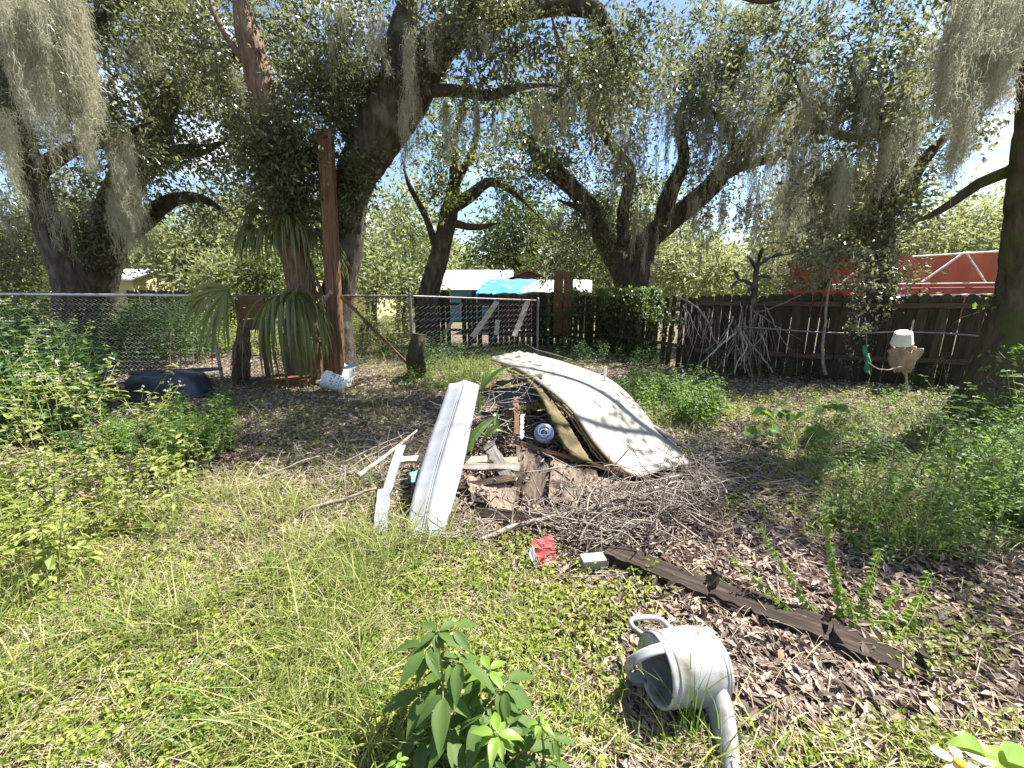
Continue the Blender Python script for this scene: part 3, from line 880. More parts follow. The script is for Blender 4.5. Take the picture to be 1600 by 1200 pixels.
def moss_strands(mb, px, py, w, ln, Y, n, rng, fine=1.0):
    """hanging beard: px,py top centre, w half-width px, ln length px, n strands"""
    nb = max(2, n // 40)
    bx = px + w * (rng.random(nb) * 2 - 1); by = py + rng.normal(0, ln * .12, nb)
    top = D(bx, by, Y + rng.normal(0, .25, nb))
    bl = ln * Y / F * rng.uniform(.25, 1.1, nb)
    k = rng.integers(0, nb, n)
    u = rng.random(n) ** 1.2                       # where along its beard the strand starts
    fat = (.012 + .036 * np.sin(np.pi * np.clip(u * 1.1 + .05, 0, 1)))[:, None] * fine
    sway = np.stack([np.sin(u * 5 + k), np.cos(u * 4 + 2 * k), 0 * u], -1) * .035 * u[:, None]
    p0 = top[k] - np.array([0, 0, 1.0]) * (u * bl[k] * .8)[:, None] + sway + rng.normal(0, 1, (n, 3)) * fat * [1, 1, .8]
    L = np.minimum(bl[k] * (1.02 - .75 * u), .5) * rng.uniform(.25, .8, n)
    K = 6
    t = np.linspace(0, 1, K)
    P = p0[:, None] + np.stack([np.zeros((n, K)), np.zeros((n, K)), -L[:, None] * t[None]], -1)
    P += np.cumsum(rng.normal(0, .02, (n, K, 3)), 1) * [1, 1, .4] * np.minimum(L / .35, 1)[:, None, None]
    P[..., :2] += ((top[k] + sway - p0)[:, None] * (t ** 1.4)[None, :, None] * .7)[..., :2]
    W = (.0042 * fine * (Y / 9) ** .8) * (1 - .7 * t)[None] * rng.uniform(.6, 1.4, (n, 1))
    sd = unit(np.column_stack([rng.normal(size=n), rng.normal(size=n) * .5, np.zeros(n)]))
    ribbons(mb, P, W, sd)
    m = n * 3                                      # curls standing off the strands
    j = rng.integers(0, n, m); s = rng.random(m)
    f = s * (K - 1); a = np.floor(f).astype(int).clip(0, K - 2); fr = (f - a)[:, None]
    q = P[j, a] * (1 - fr) + P[j, a + 1] * fr
    ll = rng.uniform(.03, .12, m)[:, None]
    dr = unit(np.column_stack([rng.normal(size=m), rng.normal(size=m), rng.normal(-.35, .6, m)]))
    e1 = q + dr * ll * .6; e2 = e1 + (dr * [.4, .4, 1] + [0, 0, -.8]) * ll * .6
    ribbons(mb, np.stack([q, e1, e2], 1), np.broadcast_to(np.array([.0034, .003, .001]) * fine * (Y / 9) ** .8, (m, 3)), unit(np.cross(dr, rng.normal(size=(m, 3)))))

def shade_keep(C, rng):
    """thins the sprays whose shadow would land on ground meant to be sunlit or dappled"""
    gpt = C[:, :2] - SUN_DIR[None, :2] * (C[:, 2:3] / SUN_DIR[2])
    x, y = gpt[:, 0], gpt[:, 1]
    near = (y > .3) & (y < 6.2) & (x > -6) & (x < 6)
    dap = near & (y > 3.7) & (x < -.5) & (x > -3.4)
    lit = near & ~dap & (x < 1.2 - .0 * y) & (y < 4.9)
    can = near & (np.hypot(x - .75, y - 1.5) < .8)
    k = np.ones(len(C))
    k[near] = .55
    k[near & (x > 1.6)] = .38
    k[lit] = .10
    k[can] = .05
    stems = (x > .8) & (x < 2.0) & (y > 1.4) & (y < 2.3)
    k[stems] = .12
    fans = (x > -4.6) & (x < -1.9) & (y > 6.2) & (y < 7.8)
    k[fans] = .22
    return rng.random(len(C)) < k

OAK = dict(leaf=M['oak_leaf'], bark=M['bark'], keep=shade_keep)
tree('oak_tree', 'leaning oak at the far left edge behind a thick curtain of moss',
     [('trunk', [(120, 560, 9, 25), (107, 455, 9, 21), (90, 400, 9, 19), (70, 333, 9, 17.5), (46, 267, 8.95, 18), (20, 190, 8.9, 18), (0, 100, 8.8, 17), (-20, -30, 8.6, 16)]),
      ('limb', [(50, 275, 8.95, 13), (110, 235, 8.9, 10), (180, 215, 8.8, 8), (240, 190, 8.6, 5)]),
      ('limb', [(15, 130, 8.8, 12), (80, 70, 8.5, 9), (170, 20, 8.2, 7), (260, -30, 8, 5)])],
     [(45, 60, 150, 120, 8.4, 1.2), (110, 210, 110, 90, 8.8, 1), (15, 390, 50, 60, 9.4, .6), (180, 20, 110, 70, 8.4, .9), (50, -110, 160, 50, 8, 1.0)],
     seed=21, leaf_len=.092, per=240, moss=[(40, 300, 60, 90, 8.8, 400), (180, 60, 70, 90, 8.4, 500), (110, 180, 90, 90, 8.6, 700)], **OAK)
tree('oak_tree', 'forked oak second from the left, one limb arching right over the fence',
     [('trunk', [(148, 560, 11.5, 30), (150, 450, 11.5, 26), (160, 390, 11.5, 25), (175, 335, 11.4, 23), (200, 280, 11.3, 19), (232, 215, 11.2, 16), (275, 150, 11, 14), (330, 100, 10.8, 12), (400, 92, 10.5, 10), (440, 60, 10.3, 8)]),
      ('limb', [(172, 370, 11.45, 16), (215, 352, 11.3, 13), (250, 325, 11.1, 11), (290, 310, 11, 9), (330, 318, 10.8, 6), (365, 350, 10.6, 4)]),
      ('limb', [(190, 305, 11.3, 15), (225, 265, 11.2, 13), (270, 240, 11, 11), (320, 235, 10.8, 8), (360, 215, 10.6, 5)]),
      ('limb', [(240, 200, 11.2, 10), (230, 120, 11, 9), (245, 40, 10.8, 8), (270, -30, 10.5, 6)])],
     [(225, 130, 150, 120, 10.8, 1.3), (325, 200, 110, 80, 10.8, 1), (300, 285, 130, 50, 10.8, .9), (150, 350, 60, 40, 11.2, .6), (360, 60, 130, 90, 10.6, 1.2), (80, 330, 60, 70, 11.6, .8)],
     seed=22, leaf_len=.105, per=215, moss=[(195, 270, 18, 110, 10.6, 900), (180, 300, 50, 100, 10.6, 700), (270, 60, 80, 90, 10.0, 700), (330, 100, 60, 80, 9.6, 500)], **OAK)
tree('oak_tree', 'straight reddish trunk above the shaggy palm, sunlit near its top',
     [('trunk', [(478, 600, 8.0, 24), (466, 470, 8.0, 21), (450, 360, 8.0, 20), (432, 250, 7.95, 19.5), (412, 165, 7.9, 19), (395, 90, 7.85, 19), (378, 0, 7.8, 18), (368, -80, 7.7, 17)]),
      ('limb', [(400, 110, 7.85, 6), (370, 80, 7.9, 5), (340, 30, 8, 4), (320, -40, 8.2, 3)]),
      ('limb', [(440, 290, 8, 9), (490, 240, 7.9, 7), (530, 190, 7.8, 4)])],
     [(330, 90, 70, 70, 8.2, .7), (480, 140, 75, 120, 8.0, .5), (455, 290, 70, 80, 8.2, .5), (340, 190, 60, 60, 8.4, .5), (445, 205, 50, 60, 7.3, .2), (440, 295, 45, 60, 7.3, .2), (500, 120, 50, 70, 7.9, .2), (470, 110, 50, 60, 7.6, .2), (420, -70, 100, 40, 7.6, .8)],
     leaf=M['oak_leaf'], bark=M['bark_red'], keep=shade_keep, seed=23, leaf_len=.085, per=230, gaps=.33, dense=[(440, 235, 42, 60, 7.5, .2, 24), (455, 310, 36, 25, 7.6, .15, 8), (482, 150, 30, 60, 7.8, .15, 9)], moss=[(450, 280, 20, 110, 7.9, 250), (520, 20, 20, 90, 7.7, 120)])
tree('oak_tree', 'massive central oak behind the wooden post, its heavy limb arching to the right',
     [('trunk', [(528, 610, 8.6, 30), (530, 480, 8.6, 25), (535, 400, 8.6, 24), (545, 330, 8.55, 25), (560, 280, 8.5, 29), (588, 225, 8.45, 36), (612, 170, 8.4, 40), (645, 115, 8.3, 34), (680, 70, 8.2, 29), (735, 38, 8.1, 23), (800, 22, 8, 18), (870, 8, 7.9, 15), (925, 20, 7.8, 12), (955, 70, 7.7, 9), (976, 118, 7.7, 5)]),
      ('limb', [(600, 180, 8.35, 24), (618, 110, 8.2, 22), (628, 60, 8.1, 20), (642, 10, 8, 18), (650, -60, 7.8, 16)]),
      ('limb', [(620, 165, 8.4, 13), (660, 146, 8.2, 10), (715, 142, 8.1, 8), (760, 148, 8, 8), (810, 135, 7.9, 6), (860, 133, 7.8, 5), (884, 140, 7.8, 3)]),
      ('limb', [(690, 66, 8.2, 17), (720, 20, 8, 14), (760, -40, 7.8, 12)]),
      ('limb', [(575, 250, 8.5, 12), (540, 200, 8.7, 10), (520, 120, 8.8, 8), (540, 50, 8.9, 6)])],
     [(545, 80, 100, 100, 8.6, .8), (700, 30, 140, 60, 8, .8), (840, 55, 130, 60, 7.9, .8), (960, 70, 100, 85, 7.9, .8), (575, 170, 70, 80, 9.0, .3), (740, 170, 110, 55, 8.2, .7),
      (860, 140, 90, 60, 8.1, .8), (700, 110, 110, 50, 8.3, .7), (500, 300, 40, 60, 8.4, .4), (545, 330, 24, 40, 8.0, .15), (975, 110, 60, 50, 7.6, .3), (870, 130, 60, 40, 7.8, .3), (740, 70, 90, 40, 7.6, .3), (720, -80, 200, 40, 7.6, 1.0)],
     seed=24, leaf_len=.088, per=225, gaps=.34, extra=((1.8, 6.7, 7.0, 1.8, .8, .5, 44), (.4, 6.4, 7.1, 1.2, .7, .4, 18), (1.6, 7.4, 7.3, 2.3, 1.2, .6, 46), (-.6, 7.6, 7.6, 1.6, 1.0, .5, 26)), dense=[(545, 290, 26, 50, 7.95, .15, 5), (560, 150, 36, 50, 8.1, .2, 7), (800, 50, 60, 40, 7.4, .3, 9)], moss=[(634, 60, 8, 120, 7.3, 420), (640, 150, 14, 100, 7.7, 300), (560, 10, 40, 80, 7.5, 400), (740, 150, 60, 80, 7.8, 400), (900, 140, 70, 80, 7.5, 500), (720, 40, 60, 60, 7.3, 350)], **OAK)  # extra: unseen high crown added to shade the litter left of the heap
tree('oak_tree', 'slender young oak with slanting trunk in front of the blue house',
     [('trunk', [(664, 560, 12.3, 18), (670, 470, 12.3, 16), (680, 420, 12.3, 15), (690, 375, 12.2, 14), (703, 330, 12.2, 14), (712, 300, 12.1, 10), (712, 260, 12, 7), (708, 215, 11.9, 6), (722, 160, 11.8, 4), (735, 100, 11.7, 3)]),
      ('limb', [(706, 325, 12.2, 10), (735, 308, 12.1, 9), (765, 285, 12, 7), (800, 300, 11.9, 4), (840, 335, 11.8, 3)]),
      ('limb', [(700, 345, 12.2, 7), (740, 355, 12, 5), (780, 348, 11.9, 3)]),
      ('limb', [(684, 395, 12.2, 6), (665, 340, 12.1, 5), (640, 290, 12, 4), (630, 250, 12, 3)]),
      ('limb', [(712, 290, 12.1, 6), (740, 230, 12, 5), (745, 180, 11.9, 4), (738, 130, 11.8, 3)])],
     [(660, 265, 65, 75, 12.1, 1), (760, 270, 90, 70, 12, 1), (650, 345, 55, 45, 12.2, .8), (720, 195, 85, 60, 11.9, 1), (815, 345, 75, 60, 12, .9), (755, 385, 50, 30, 12.4, .6)],
     leaf=M['oak_leaf_light'], bark=M['bark'], seed=25, leaf_len=.105, per=150, cover=1.7, moss=[(715, 190, 20, 60, 11.6, 120)], keep=shade_keep)
tree('oak_tree', 'wide V-shaped oak above the back fence, hung with grey moss',
     [('trunk', [(983, 560, 14, 26), (985, 470, 14, 25), (986, 436, 14, 27), (1000, 405, 14, 22), (1020, 370, 13.9, 18), (1058, 335, 13.8, 16), (1100, 300, 13.7, 15), (1135, 265, 13.5, 13), (1168, 228, 13.3, 12), (1205, 185, 13.2, 10), (1222, 140, 13, 7), (1228, 90, 12.9, 5)]),
      ('limb', [(982, 438, 14, 20), (962, 405, 14, 17), (945, 368, 14, 15), (922, 330, 13.9, 14), (896, 300, 13.8, 13), (868, 270, 13.7, 13), (840, 240, 13.6, 10), (822, 215, 13.5, 8), (798, 205, 13.4, 5)]),
      ('limb', [(832, 228, 13.6, 8), (845, 190, 13.5, 7), (868, 150, 13.4, 6), (885, 120, 13.3, 5), (870, 60, 13.2, 4)]),
      ('limb', [(988, 430, 14, 14), (978, 385, 14, 11), (972, 330, 14, 9), (985, 270, 13.9, 9), (970, 240, 13.8, 7), (930, 190, 13.7, 7), (898, 135, 13.6, 6), (880, 80, 13.5, 5), (860, 20, 13.3, 4)]),
      ('limb', [(1030, 365, 13.9, 14), (1048, 300, 13.9, 12), (1065, 250, 13.8, 9), (1062, 190, 13.7, 7), (1090, 120, 13.6, 5)]),
      ('limb', [(1150, 250, 13.4, 8), (1135, 200, 13.4, 6), (1110, 170, 13.3, 4)]),
      ('limb', [(1110, 290, 13.7, 8), (1160, 260, 13.5, 7), (1215, 240, 13.4, 6), (1250, 200, 13.3, 4)]),
      ('limb', [(950, 370, 14, 7), (910, 330, 13.8, 5), (870, 312, 13.7, 4)])],
     [(860, 210, 90, 80, 13.6, 1), (930, 160, 100, 90, 13.7, 1.2), (1030, 130, 110, 100, 13.8, 1.2), (1170, 120, 130, 110, 13.4, 1.2), (960, 300, 70, 55, 14, .9),
      (1100, 230, 80, 70, 13.7, 1), (1210, 280, 100, 80, 13.5, 1), (900, 390, 90, 50, 14, .9), (1120, 355, 70, 45, 14.2, .8), (1240, 370, 60, 50, 13.8, .8), (1040, 370, 30, 30, 14, .6)],
     seed=26, leaf_len=.118, per=185, cover=1.95, crown_r=.5, gaps=.36,
     moss=[(1010, 150, 60, 190, 12.6, 800), (1090, 120, 60, 200, 12.5, 900), (1170, 110, 70, 210, 12.3, 1400), (1240, 160, 50, 240, 12.0, 1500), (950, 190, 60, 130, 12.8, 450), (1040, 330, 60, 90, 13.2, 500),
           (1140, 310, 60, 110, 12.9, 700), (1230, 280, 60, 160, 12.4, 1300), (900, 330, 60, 80, 13.6, 250), (870, 140, 50, 80, 13.3, 300), (1120, 180, 20, 150, 12.9, 350), (985, 220, 25, 130, 13.4, 260)],
     leaf=M['oak_leaf'], bark=M['bark'], keep=shade_keep)
tree('oak_tree', 'ivy-dark oak rising right behind the picket fence in front of the red trailer',
     [('trunk', [(1366, 560, 9.6, 20), (1370, 470, 9.6, 19), (1376, 400, 9.6, 18), (1384, 330, 9.6, 16), (1386, 260, 9.5, 13), (1376, 200, 9.4, 11), (1350, 160, 9.3, 9), (1330, 90, 9.2, 7)]),
      ('limb', [(1384, 330, 9.6, 11), (1415, 305, 9.5, 9), (1440, 260, 9.4, 8), (1475, 220, 9.2, 7), (1510, 190, 9, 5)]),
      ('limb', [(1372, 400, 9.6, 6), (1340, 350, 9.4, 5), (1300, 330, 9.2, 4), (1260, 350, 9, 3)]),
      ('limb', [(1378, 205, 9.4, 7), (1330, 215, 9.2, 6), (1280, 190, 9, 5), (1240, 120, 8.8, 4)])],
     [(1320, 90, 130, 110, 9.2, 1), (1420, 130, 110, 100, 9.3, 1), (1330, 250, 110, 70, 9.3, .8), (1430, 265, 80, 60, 9.5, .7), (1310, 350, 80, 50, 9.2, .7), (1400, 350, 60, 40, 9.3, .5), (1400, 410, 40, 30, 9.3, .4), (1255, 400, 50, 35, 9.1, .5), (1350, -80, 140, 50, 9, 1.0)],
     seed=27, leaf_len=.10, per=220, cover=2.2, gaps=.33, moss=[(1320, 130, 70, 170, 8.6, 1400), (1400, 100, 60, 150, 8.6, 1100), (1285, 250, 50, 170, 8.6, 1500), (1360, 240, 30, 90, 9, 250), (1440, 180, 40, 110, 8.9, 350)], **OAK)
tree('oak_tree', 'huge mossy oak trunk with flaring foot at the right edge',
     [('trunk', [(1590, 668, 5.1, 92), (1590, 640, 5.1, 78), (1592, 590, 5.1, 58), (1604, 500, 5.1, 42), (1612, 420, 5.1, 33), (1616, 330, 5.1, 29), (1618, 200, 5.05, 27), (1612, 60, 5, 25), (1600, -80, 4.9, 22)]),
      ('root', [(1560, 610, 5.1, 34), (1530, 640, 5.0, 30), (1505, 668, 4.9, 18), (1480, 686, 4.8, 6)]),
      ('root', [(1620, 620, 5.0, 40), (1610, 680, 4.6, 28), (1600, 730, 4.3, 10)]),
      ('limb', [(1608, 250, 5.1, 12), (1575, 268, 5.2, 9), (1530, 287, 5.4, 8), (1490, 316, 5.6, 6.5), (1455, 337, 5.8, 5), (1420, 350, 6, 3)]),
      ('limb', [(1610, 60, 5, 16), (1540, 10, 5, 13), (1460, -20, 5.2, 10), (1380, -40, 5.4, 8), (1280, -25, 5.5, 6), (1190, 0, 5.5, 5), (1110, -30, 5.5, 4), (1040, -70, 5.5, 3)]),  # outer length added above the view to throw branch shadows on the sheet
      ('limb', [(1390, -38, 5.4, 6), (1330, -90, 5.0, 5), (1250, -140, 4.8, 4), (1150, -190, 4.7, 3)])],
     [(1545, 90, 70, 110, 5.4, .6), (1500, 10, 110, 50, 5.4, .6), (1560, 210, 50, 50, 5.6, .4), (1510, 300, 50, 30, 5.7, .3), (1480, 130, 60, 80, 5.9, .6), (1450, -100, 200, 60, 5.2, .9), (1260, -30, 110, 40, 5.5, .4), (1120, -60, 80, 40, 5.4, .4), (1750, 100, 130, 160, 5, 1.0)],
     extra=((5.4, 4.7, 5.4, 2.1, 1.6, .7, 60), (6.6, 3.2, 5.6, 1.6, 1.5, .7, 36)),  # unseen outer crown placed to dapple the ground on the right
     seed=28, leaf_len=.075, per=210, cover=1.9, crown_r=.36, leaf=M['oak_leaf'], bark=M['bark_moss'], keep=shade_keep, moss=[(1500, 60, 40, 60, 5.4, 160)])

# the big separate beards of moss
def beard(label, specs, fine=1.0, seed=1):
    rng = np.random.default_rng(seed)
    mb = MB()
    for s in specs:
        moss_strands(mb, *s, rng, fine=fine)
    o = mb.build('moss_beard', M['moss'])
    tag(o, label, 'spanish moss', 'large beards of moss hanging from the limbs')
beard('broad grey moss beard filling the top left corner', [(26, -10, 34, 170, 6.0, 2400), (12, -40, 30, 250, 6.3, 1800), (4, 180, 14, 120, 6.5, 600)], .9, 1)
beard('long straight moss beard just right of the left corner beard', [(98, -30, 24, 160, 6.2, 1500), (118, 60, 16, 130, 6.3, 1000), (128, 180, 9, 90, 6.4, 400)], .9, 2)
beard('narrow moss beard hanging over the forked left oak', [(190, 245, 14, 120, 7.0, 900), (180, 300, 16, 90, 7.1, 500)], .9, 3)
beard('bushy tangled moss beard at the top right corner', [(1545, -30, 50, 170, 4.6, 2600), (1520, 20, 34, 120, 4.7, 1400), (1580, 40, 22, 110, 4.5, 900)], .9, 4)
beard('small sunlit moss tuft under the right corner beard', [(1515, 165, 10, 100, 5.4, 500), (1500, 200, 8, 90, 5.5, 360)], .9, 5)
beard('pale moss tuft against the oak behind the red trailer fence', [(1320, 250, 8, 90, 8.2, 420), (1388, 215, 6, 80, 8.4, 420)], .9, 6)

# trees farther off, seen through the gaps
def far_tree(label, px, Y, htop, wpx, mat, seed, base_py=470, per=150, lean=0, spread=1.0):
    rng = np.random.default_rng(seed)
    top = htop
    bp_ = 462
    midy = (bp_ + top) / 2
    cr = []
    nl = 6
    for k in range(nl):
        a = rng.uniform(-1, 1); b = rng.uniform(0, 1)
        cr.append((px + a * wpx * .55 * (1 - .35 * b), bp_ - 22 - (bp_ - top - 25) * b, wpx * rng.uniform(.35, .6), (bp_ - top) * rng.uniform(.2, .33), Y, Y * .05))
    s = Y / 10
    tree('background_tree', label,
         [('trunk', [(px, 480, Y, 60 / Y), (px + 3, midy + 20, Y, 45 / Y), (px + lean, top + 25, Y, 20 / Y)]),
          ('limb', [(px + 2, midy + 18, Y, 30 / Y), (px - wpx * .3, midy - 10, Y, 14 / Y)]),
          ('limb', [(px + 2, midy + 10, Y, 30 / Y), (px + wpx * .35, midy - 15, Y, 14 / Y)])],
         cr, mat, M['bark'], leaf_len=.11 * s, per=per, cover=1.5 / s, crown_r=.5 * s, seed=seed, gaps=.2)
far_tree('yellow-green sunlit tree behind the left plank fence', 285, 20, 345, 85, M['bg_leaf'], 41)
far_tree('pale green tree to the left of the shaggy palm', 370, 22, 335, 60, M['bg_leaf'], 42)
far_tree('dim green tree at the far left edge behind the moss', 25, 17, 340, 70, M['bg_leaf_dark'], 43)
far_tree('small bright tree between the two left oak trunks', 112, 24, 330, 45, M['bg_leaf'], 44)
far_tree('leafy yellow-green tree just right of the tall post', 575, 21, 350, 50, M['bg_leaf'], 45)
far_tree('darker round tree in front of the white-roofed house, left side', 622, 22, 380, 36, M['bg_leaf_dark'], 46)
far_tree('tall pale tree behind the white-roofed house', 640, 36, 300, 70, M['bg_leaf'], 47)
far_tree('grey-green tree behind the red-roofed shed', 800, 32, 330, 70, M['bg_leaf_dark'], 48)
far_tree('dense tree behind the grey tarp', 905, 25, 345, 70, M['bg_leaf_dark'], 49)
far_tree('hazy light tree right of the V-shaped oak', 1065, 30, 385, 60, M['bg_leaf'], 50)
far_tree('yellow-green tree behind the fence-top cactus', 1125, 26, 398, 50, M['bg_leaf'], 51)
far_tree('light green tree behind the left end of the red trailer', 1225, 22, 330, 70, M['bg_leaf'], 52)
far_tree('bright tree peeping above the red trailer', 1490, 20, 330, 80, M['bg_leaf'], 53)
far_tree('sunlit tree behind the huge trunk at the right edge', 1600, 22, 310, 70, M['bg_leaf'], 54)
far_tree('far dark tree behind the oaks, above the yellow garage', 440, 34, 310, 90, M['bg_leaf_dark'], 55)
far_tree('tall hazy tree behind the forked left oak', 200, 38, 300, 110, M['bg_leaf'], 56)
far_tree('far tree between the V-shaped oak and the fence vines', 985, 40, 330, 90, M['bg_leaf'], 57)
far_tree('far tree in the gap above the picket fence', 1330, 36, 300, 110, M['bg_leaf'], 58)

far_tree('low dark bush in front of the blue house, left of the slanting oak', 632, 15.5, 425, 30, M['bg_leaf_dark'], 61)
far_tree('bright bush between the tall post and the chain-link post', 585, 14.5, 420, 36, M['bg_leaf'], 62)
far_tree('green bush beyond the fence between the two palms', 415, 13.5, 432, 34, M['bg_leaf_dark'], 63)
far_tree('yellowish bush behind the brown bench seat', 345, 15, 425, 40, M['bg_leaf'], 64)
# the far wood that closes the view
def far_wood():
    rng = np.random.default_rng(77)
    n = 1500
    th = rng.uniform(-1.15, 1.15, n); R_ = rng.uniform(44, 58, n)
    top = 3.6 + 2.4 * vnoise(th * 14, th * 3 + 5) + 1.6 * vnoise(th * 40, th * 0)
    C = np.column_stack([np.sin(th) * R_, np.cos(th) * R_, rng.random(n) ** .8 * top])
    per = 40
    lp = (C[:, None] + rng.normal(0, .75, (n, per, 3))).reshape(-1, 3)
    lp[:, 2] = np.maximum(lp[:, 2], .05)
    L = .6 * rng.uniform(.6, 1.3, len(lp))
    mb = MB(); leaf_cloud(mb, lp, rand_dirs(rng, len(lp), -.2), unit(rng.normal(0, .7, lp.shape) + [0, 0, .8]), L, L * .6)
    tag(mb.build('far_wood', M['bg_leaf'], None, kind='stuff'), 'far sunlit woods closing the view behind the houses', 'woods')
far_wood()

# ------------------------------------------------------------------ post, brace, palms, things by the chain-link fence
def bil(c, n, m):
    """grid over four corners c00 (top left), c01 (top right), c11, c10"""
    c = np.array(c, float)
    s = np.linspace(0, 1, n)[:, None, None]; t = np.linspace(0, 1, m)[None, :, None]
    return (c[0] * (1 - t) + c[1] * t) * (1 - s) + (c[3] * (1 - t) + c[2] * t) * s

def quad_sheet(name, corners, th, mat, label=None, category=None, n=9, m=7, rag=.008, warp=.01, seed=0, parent=None, group=None):
    rng = np.random.default_rng(seed)
    P = bil([D(*c) for c in corners], n, m)
    u = unit(P[-1, 0] - P[0, 0]); v = unit(P[0, -1] - P[0, 0]); w = np.cross(u, v)
    P[0] += u * rng.normal(0, rag, (m, 1)); P[-1] += u * rng.normal(0, rag * 1.6, (m, 1))
    P[:, 0] += v * rng.normal(0, rag, (n, 1)); P[:, -1] += v * rng.normal(0, rag, (n, 1))
    s = np.linspace(0, 1, n)[:, None]; t = np.linspace(0, 1, m)[None]
    P += w * (warp * np.sin(s * 3 + seed) * np.cos(t * 4 + seed))[..., None]
    # local frame so that the grain runs along the sheet
    O = P.mean((0, 1)); R = np.stack([u, unit(np.cross(w, u)), unit(w)], 1)
    mb = MB(); shell(mb, (P - O) @ R, th)
    o = bpy.data.objects.new(name, mb.mesh(name, mat)); COL.objects.link(o)
    Mx = Matrix.Identity(4)
    for i in range(3):
        for j in range(3):
            Mx[i][j] = R[i, j]
        Mx[i][3] = O[i]
    if parent is not None:
        o.parent = parent
        Mx = Matrix.Translation(-Vector(parent.location)) @ Mx
    o.matrix_local = Mx
    return tag(o, label, category, group)

pb = D(528, 596, 7.45); pt = D(507, 203, 7.45)
pm = MB()
k = 26; Lp = pt[2] - 0 + .15
zz = np.linspace(0, Lp, k); hw = .118
ch = .03
sec = np.array([[hw, -hw + ch], [hw, hw - ch], [hw - ch, hw], [-hw + ch, hw], [-hw, hw - ch], [-hw, -hw + ch], [-hw + ch, -hw], [hw - ch, -hw]])
ringv = np.zeros((k, 8, 3)); ringv[..., :2] = sec[None] * (1 - .02 * zz[:, None, None] / Lp) + RNG.normal(0, .0025, (k, 8, 2)); ringv[..., 2] = zz[:, None]
ix = np.arange(k * 8).reshape(k, 8)
pm.add(ringv, np.stack([ix[:-1], np.roll(ix[:-1], -1, 1), np.roll(ix[1:], -1, 1), ix[1:]], -1).reshape(-1, 4))
pm.add(ringv[-1], np.arange(8)[None])
post = bpy.data.objects.new('wooden_post', pm.mesh('wooden_post', M['post_wood'])); COL.objects.link(post)
post.location = (pb[0], 7.45, -.15); post.rotation_euler = (0.0, math.asin((pt[0] - pb[0]) / Lp), .12)
tag(post, 'tall square reddish-brown wooden post standing in the yard', 'post')
plank('brace_board', D(533, 462, 7.3), G(650, 583), .05, .04, M['brown_wood'], up=(0, -1, .4), label='long thin brown brace board slanting right from the tall post', category='board', seed=3)
plank('brace_board', D(517, 455, 7.28), D(494, 484, 7.2), .045, .035, M['grey_wood'], up=(0, -1, .4), label='short grey brace board slanting left from the tall post', category='board', seed=4)
# clump of dead roots caught on the brace
rng = np.random.default_rng(8)
n = 26; p0 = D(573, 505, 7.35) + rng.normal(0, .05, (n, 3)); t = np.linspace(0, 1, 5)
P = p0[:, None] + np.stack([rng.normal(0, .06, (n, 1)) * t, rng.normal(0, .04, (n, 1)) * t, -rng.uniform(.12, .36, (n, 1)) * t], -1) + rng.normal(0, .01, (n, 5, 3))
mb = MB(); tubes(mb, P, np.broadcast_to(np.linspace(.008, .003, 5), (n, 5)), 4); tag(mb.build('dead_roots', M['twig']), 'dark tangle of dead roots hanging on the slanting brace board', 'roots')

def leaflet_strip(hub, d, L, droop, W0, rng, K=8, twist=0.3):
    t = np.linspace(0, 1, K)
    g = np.array([0, 0, -1.0])
    P = hub + d * (L * (t - .42 * droop * t ** 2))[:, None] + g * (L * droop * .85 * t ** 2)[:, None]
    P += rng.normal(0, .006, (K, 3)) * t[:, None]
    w = W0 * np.sin(np.pi * (.10 + .9 * t)) ** .7
    w[-1] = .001
    return P, w

def fan_frond(parent, hub, main, side, n, L, droop, mat, W0=.016, half=1.5, rng=RNG, separate=False, petiole=None, name='frond', cup=.15, var=.15):
    fr = None
    base = MB()
    if petiole is not None:
        q = catmull(np.array([petiole, (np.array(petiole) + hub) / 2 + [0, 0, .08], hub]), .08)
        tubes(base, q, np.linspace(.018, .009, len(q)), 6)
    main = unit(np.array(main, float)); side = unit(np.array(side, float)); nrm = np.cross(main, side)
    strips = []
    for i in range(n):
        a = half * (2 * (i + .5) / n - 1) + rng.normal(0, .04)
        d = unit(main * math.cos(a) + side * math.sin(a) + nrm * cup * rng.normal(0, 1))
        l = L * (1 - .22 * abs(a) / half) * rng.uniform(1 - var * 1.6, 1 + var * .5)
        P, w = leaflet_strip(np.array(hub), d, l, droop * rng.uniform(.6, 1.45), W0 * rng.uniform(.7, 1.15), rng)
        s = unit(np.cross(np.gradient(P, axis=0), nrm + 1e-4))
        strips.append((P, w, s))
    if separate:
        if not base.v:
            tubes(base, np.array([hub - main * .05, hub + main * .02]), np.full(2, .012), 6)
        fr = base.build(name, M['stem'], parent, True)
        for P, w, s in strips:
            mb = MB(); V(mb, P, w, s)
            o = bpy.data.objects.new('leaflet', mb.mesh('leaflet', mat, origin=parent.location)); COL.objects.link(o); o.parent = fr
    else:
        for P, w, s in strips:
            V(base, P, w, s, 1)
        fr = base.build(name, [M['stem'], mat], parent)
    return fr

def V(mb, P, w, s, mat=0):
    """one folded blade: centre rib plus two wings"""
    T = unit(np.gradient(P, axis=0)); up = np.cross(s, T)
    lift = up * w[:, None] * .45
    v = np.stack([P - s * w[:, None] + lift, P, P + s * w[:, None] + lift], 1)
    k = len(P); i = np.arange(k * 3).reshape(k, 3)
    mb.add(v, np.concatenate([np.stack([i[:-1, c], i[:-1, c + 1], i[1:, c + 1], i[1:, c]], -1) for c in (0, 1)]), mat)

rng = np.random.default_rng(30)
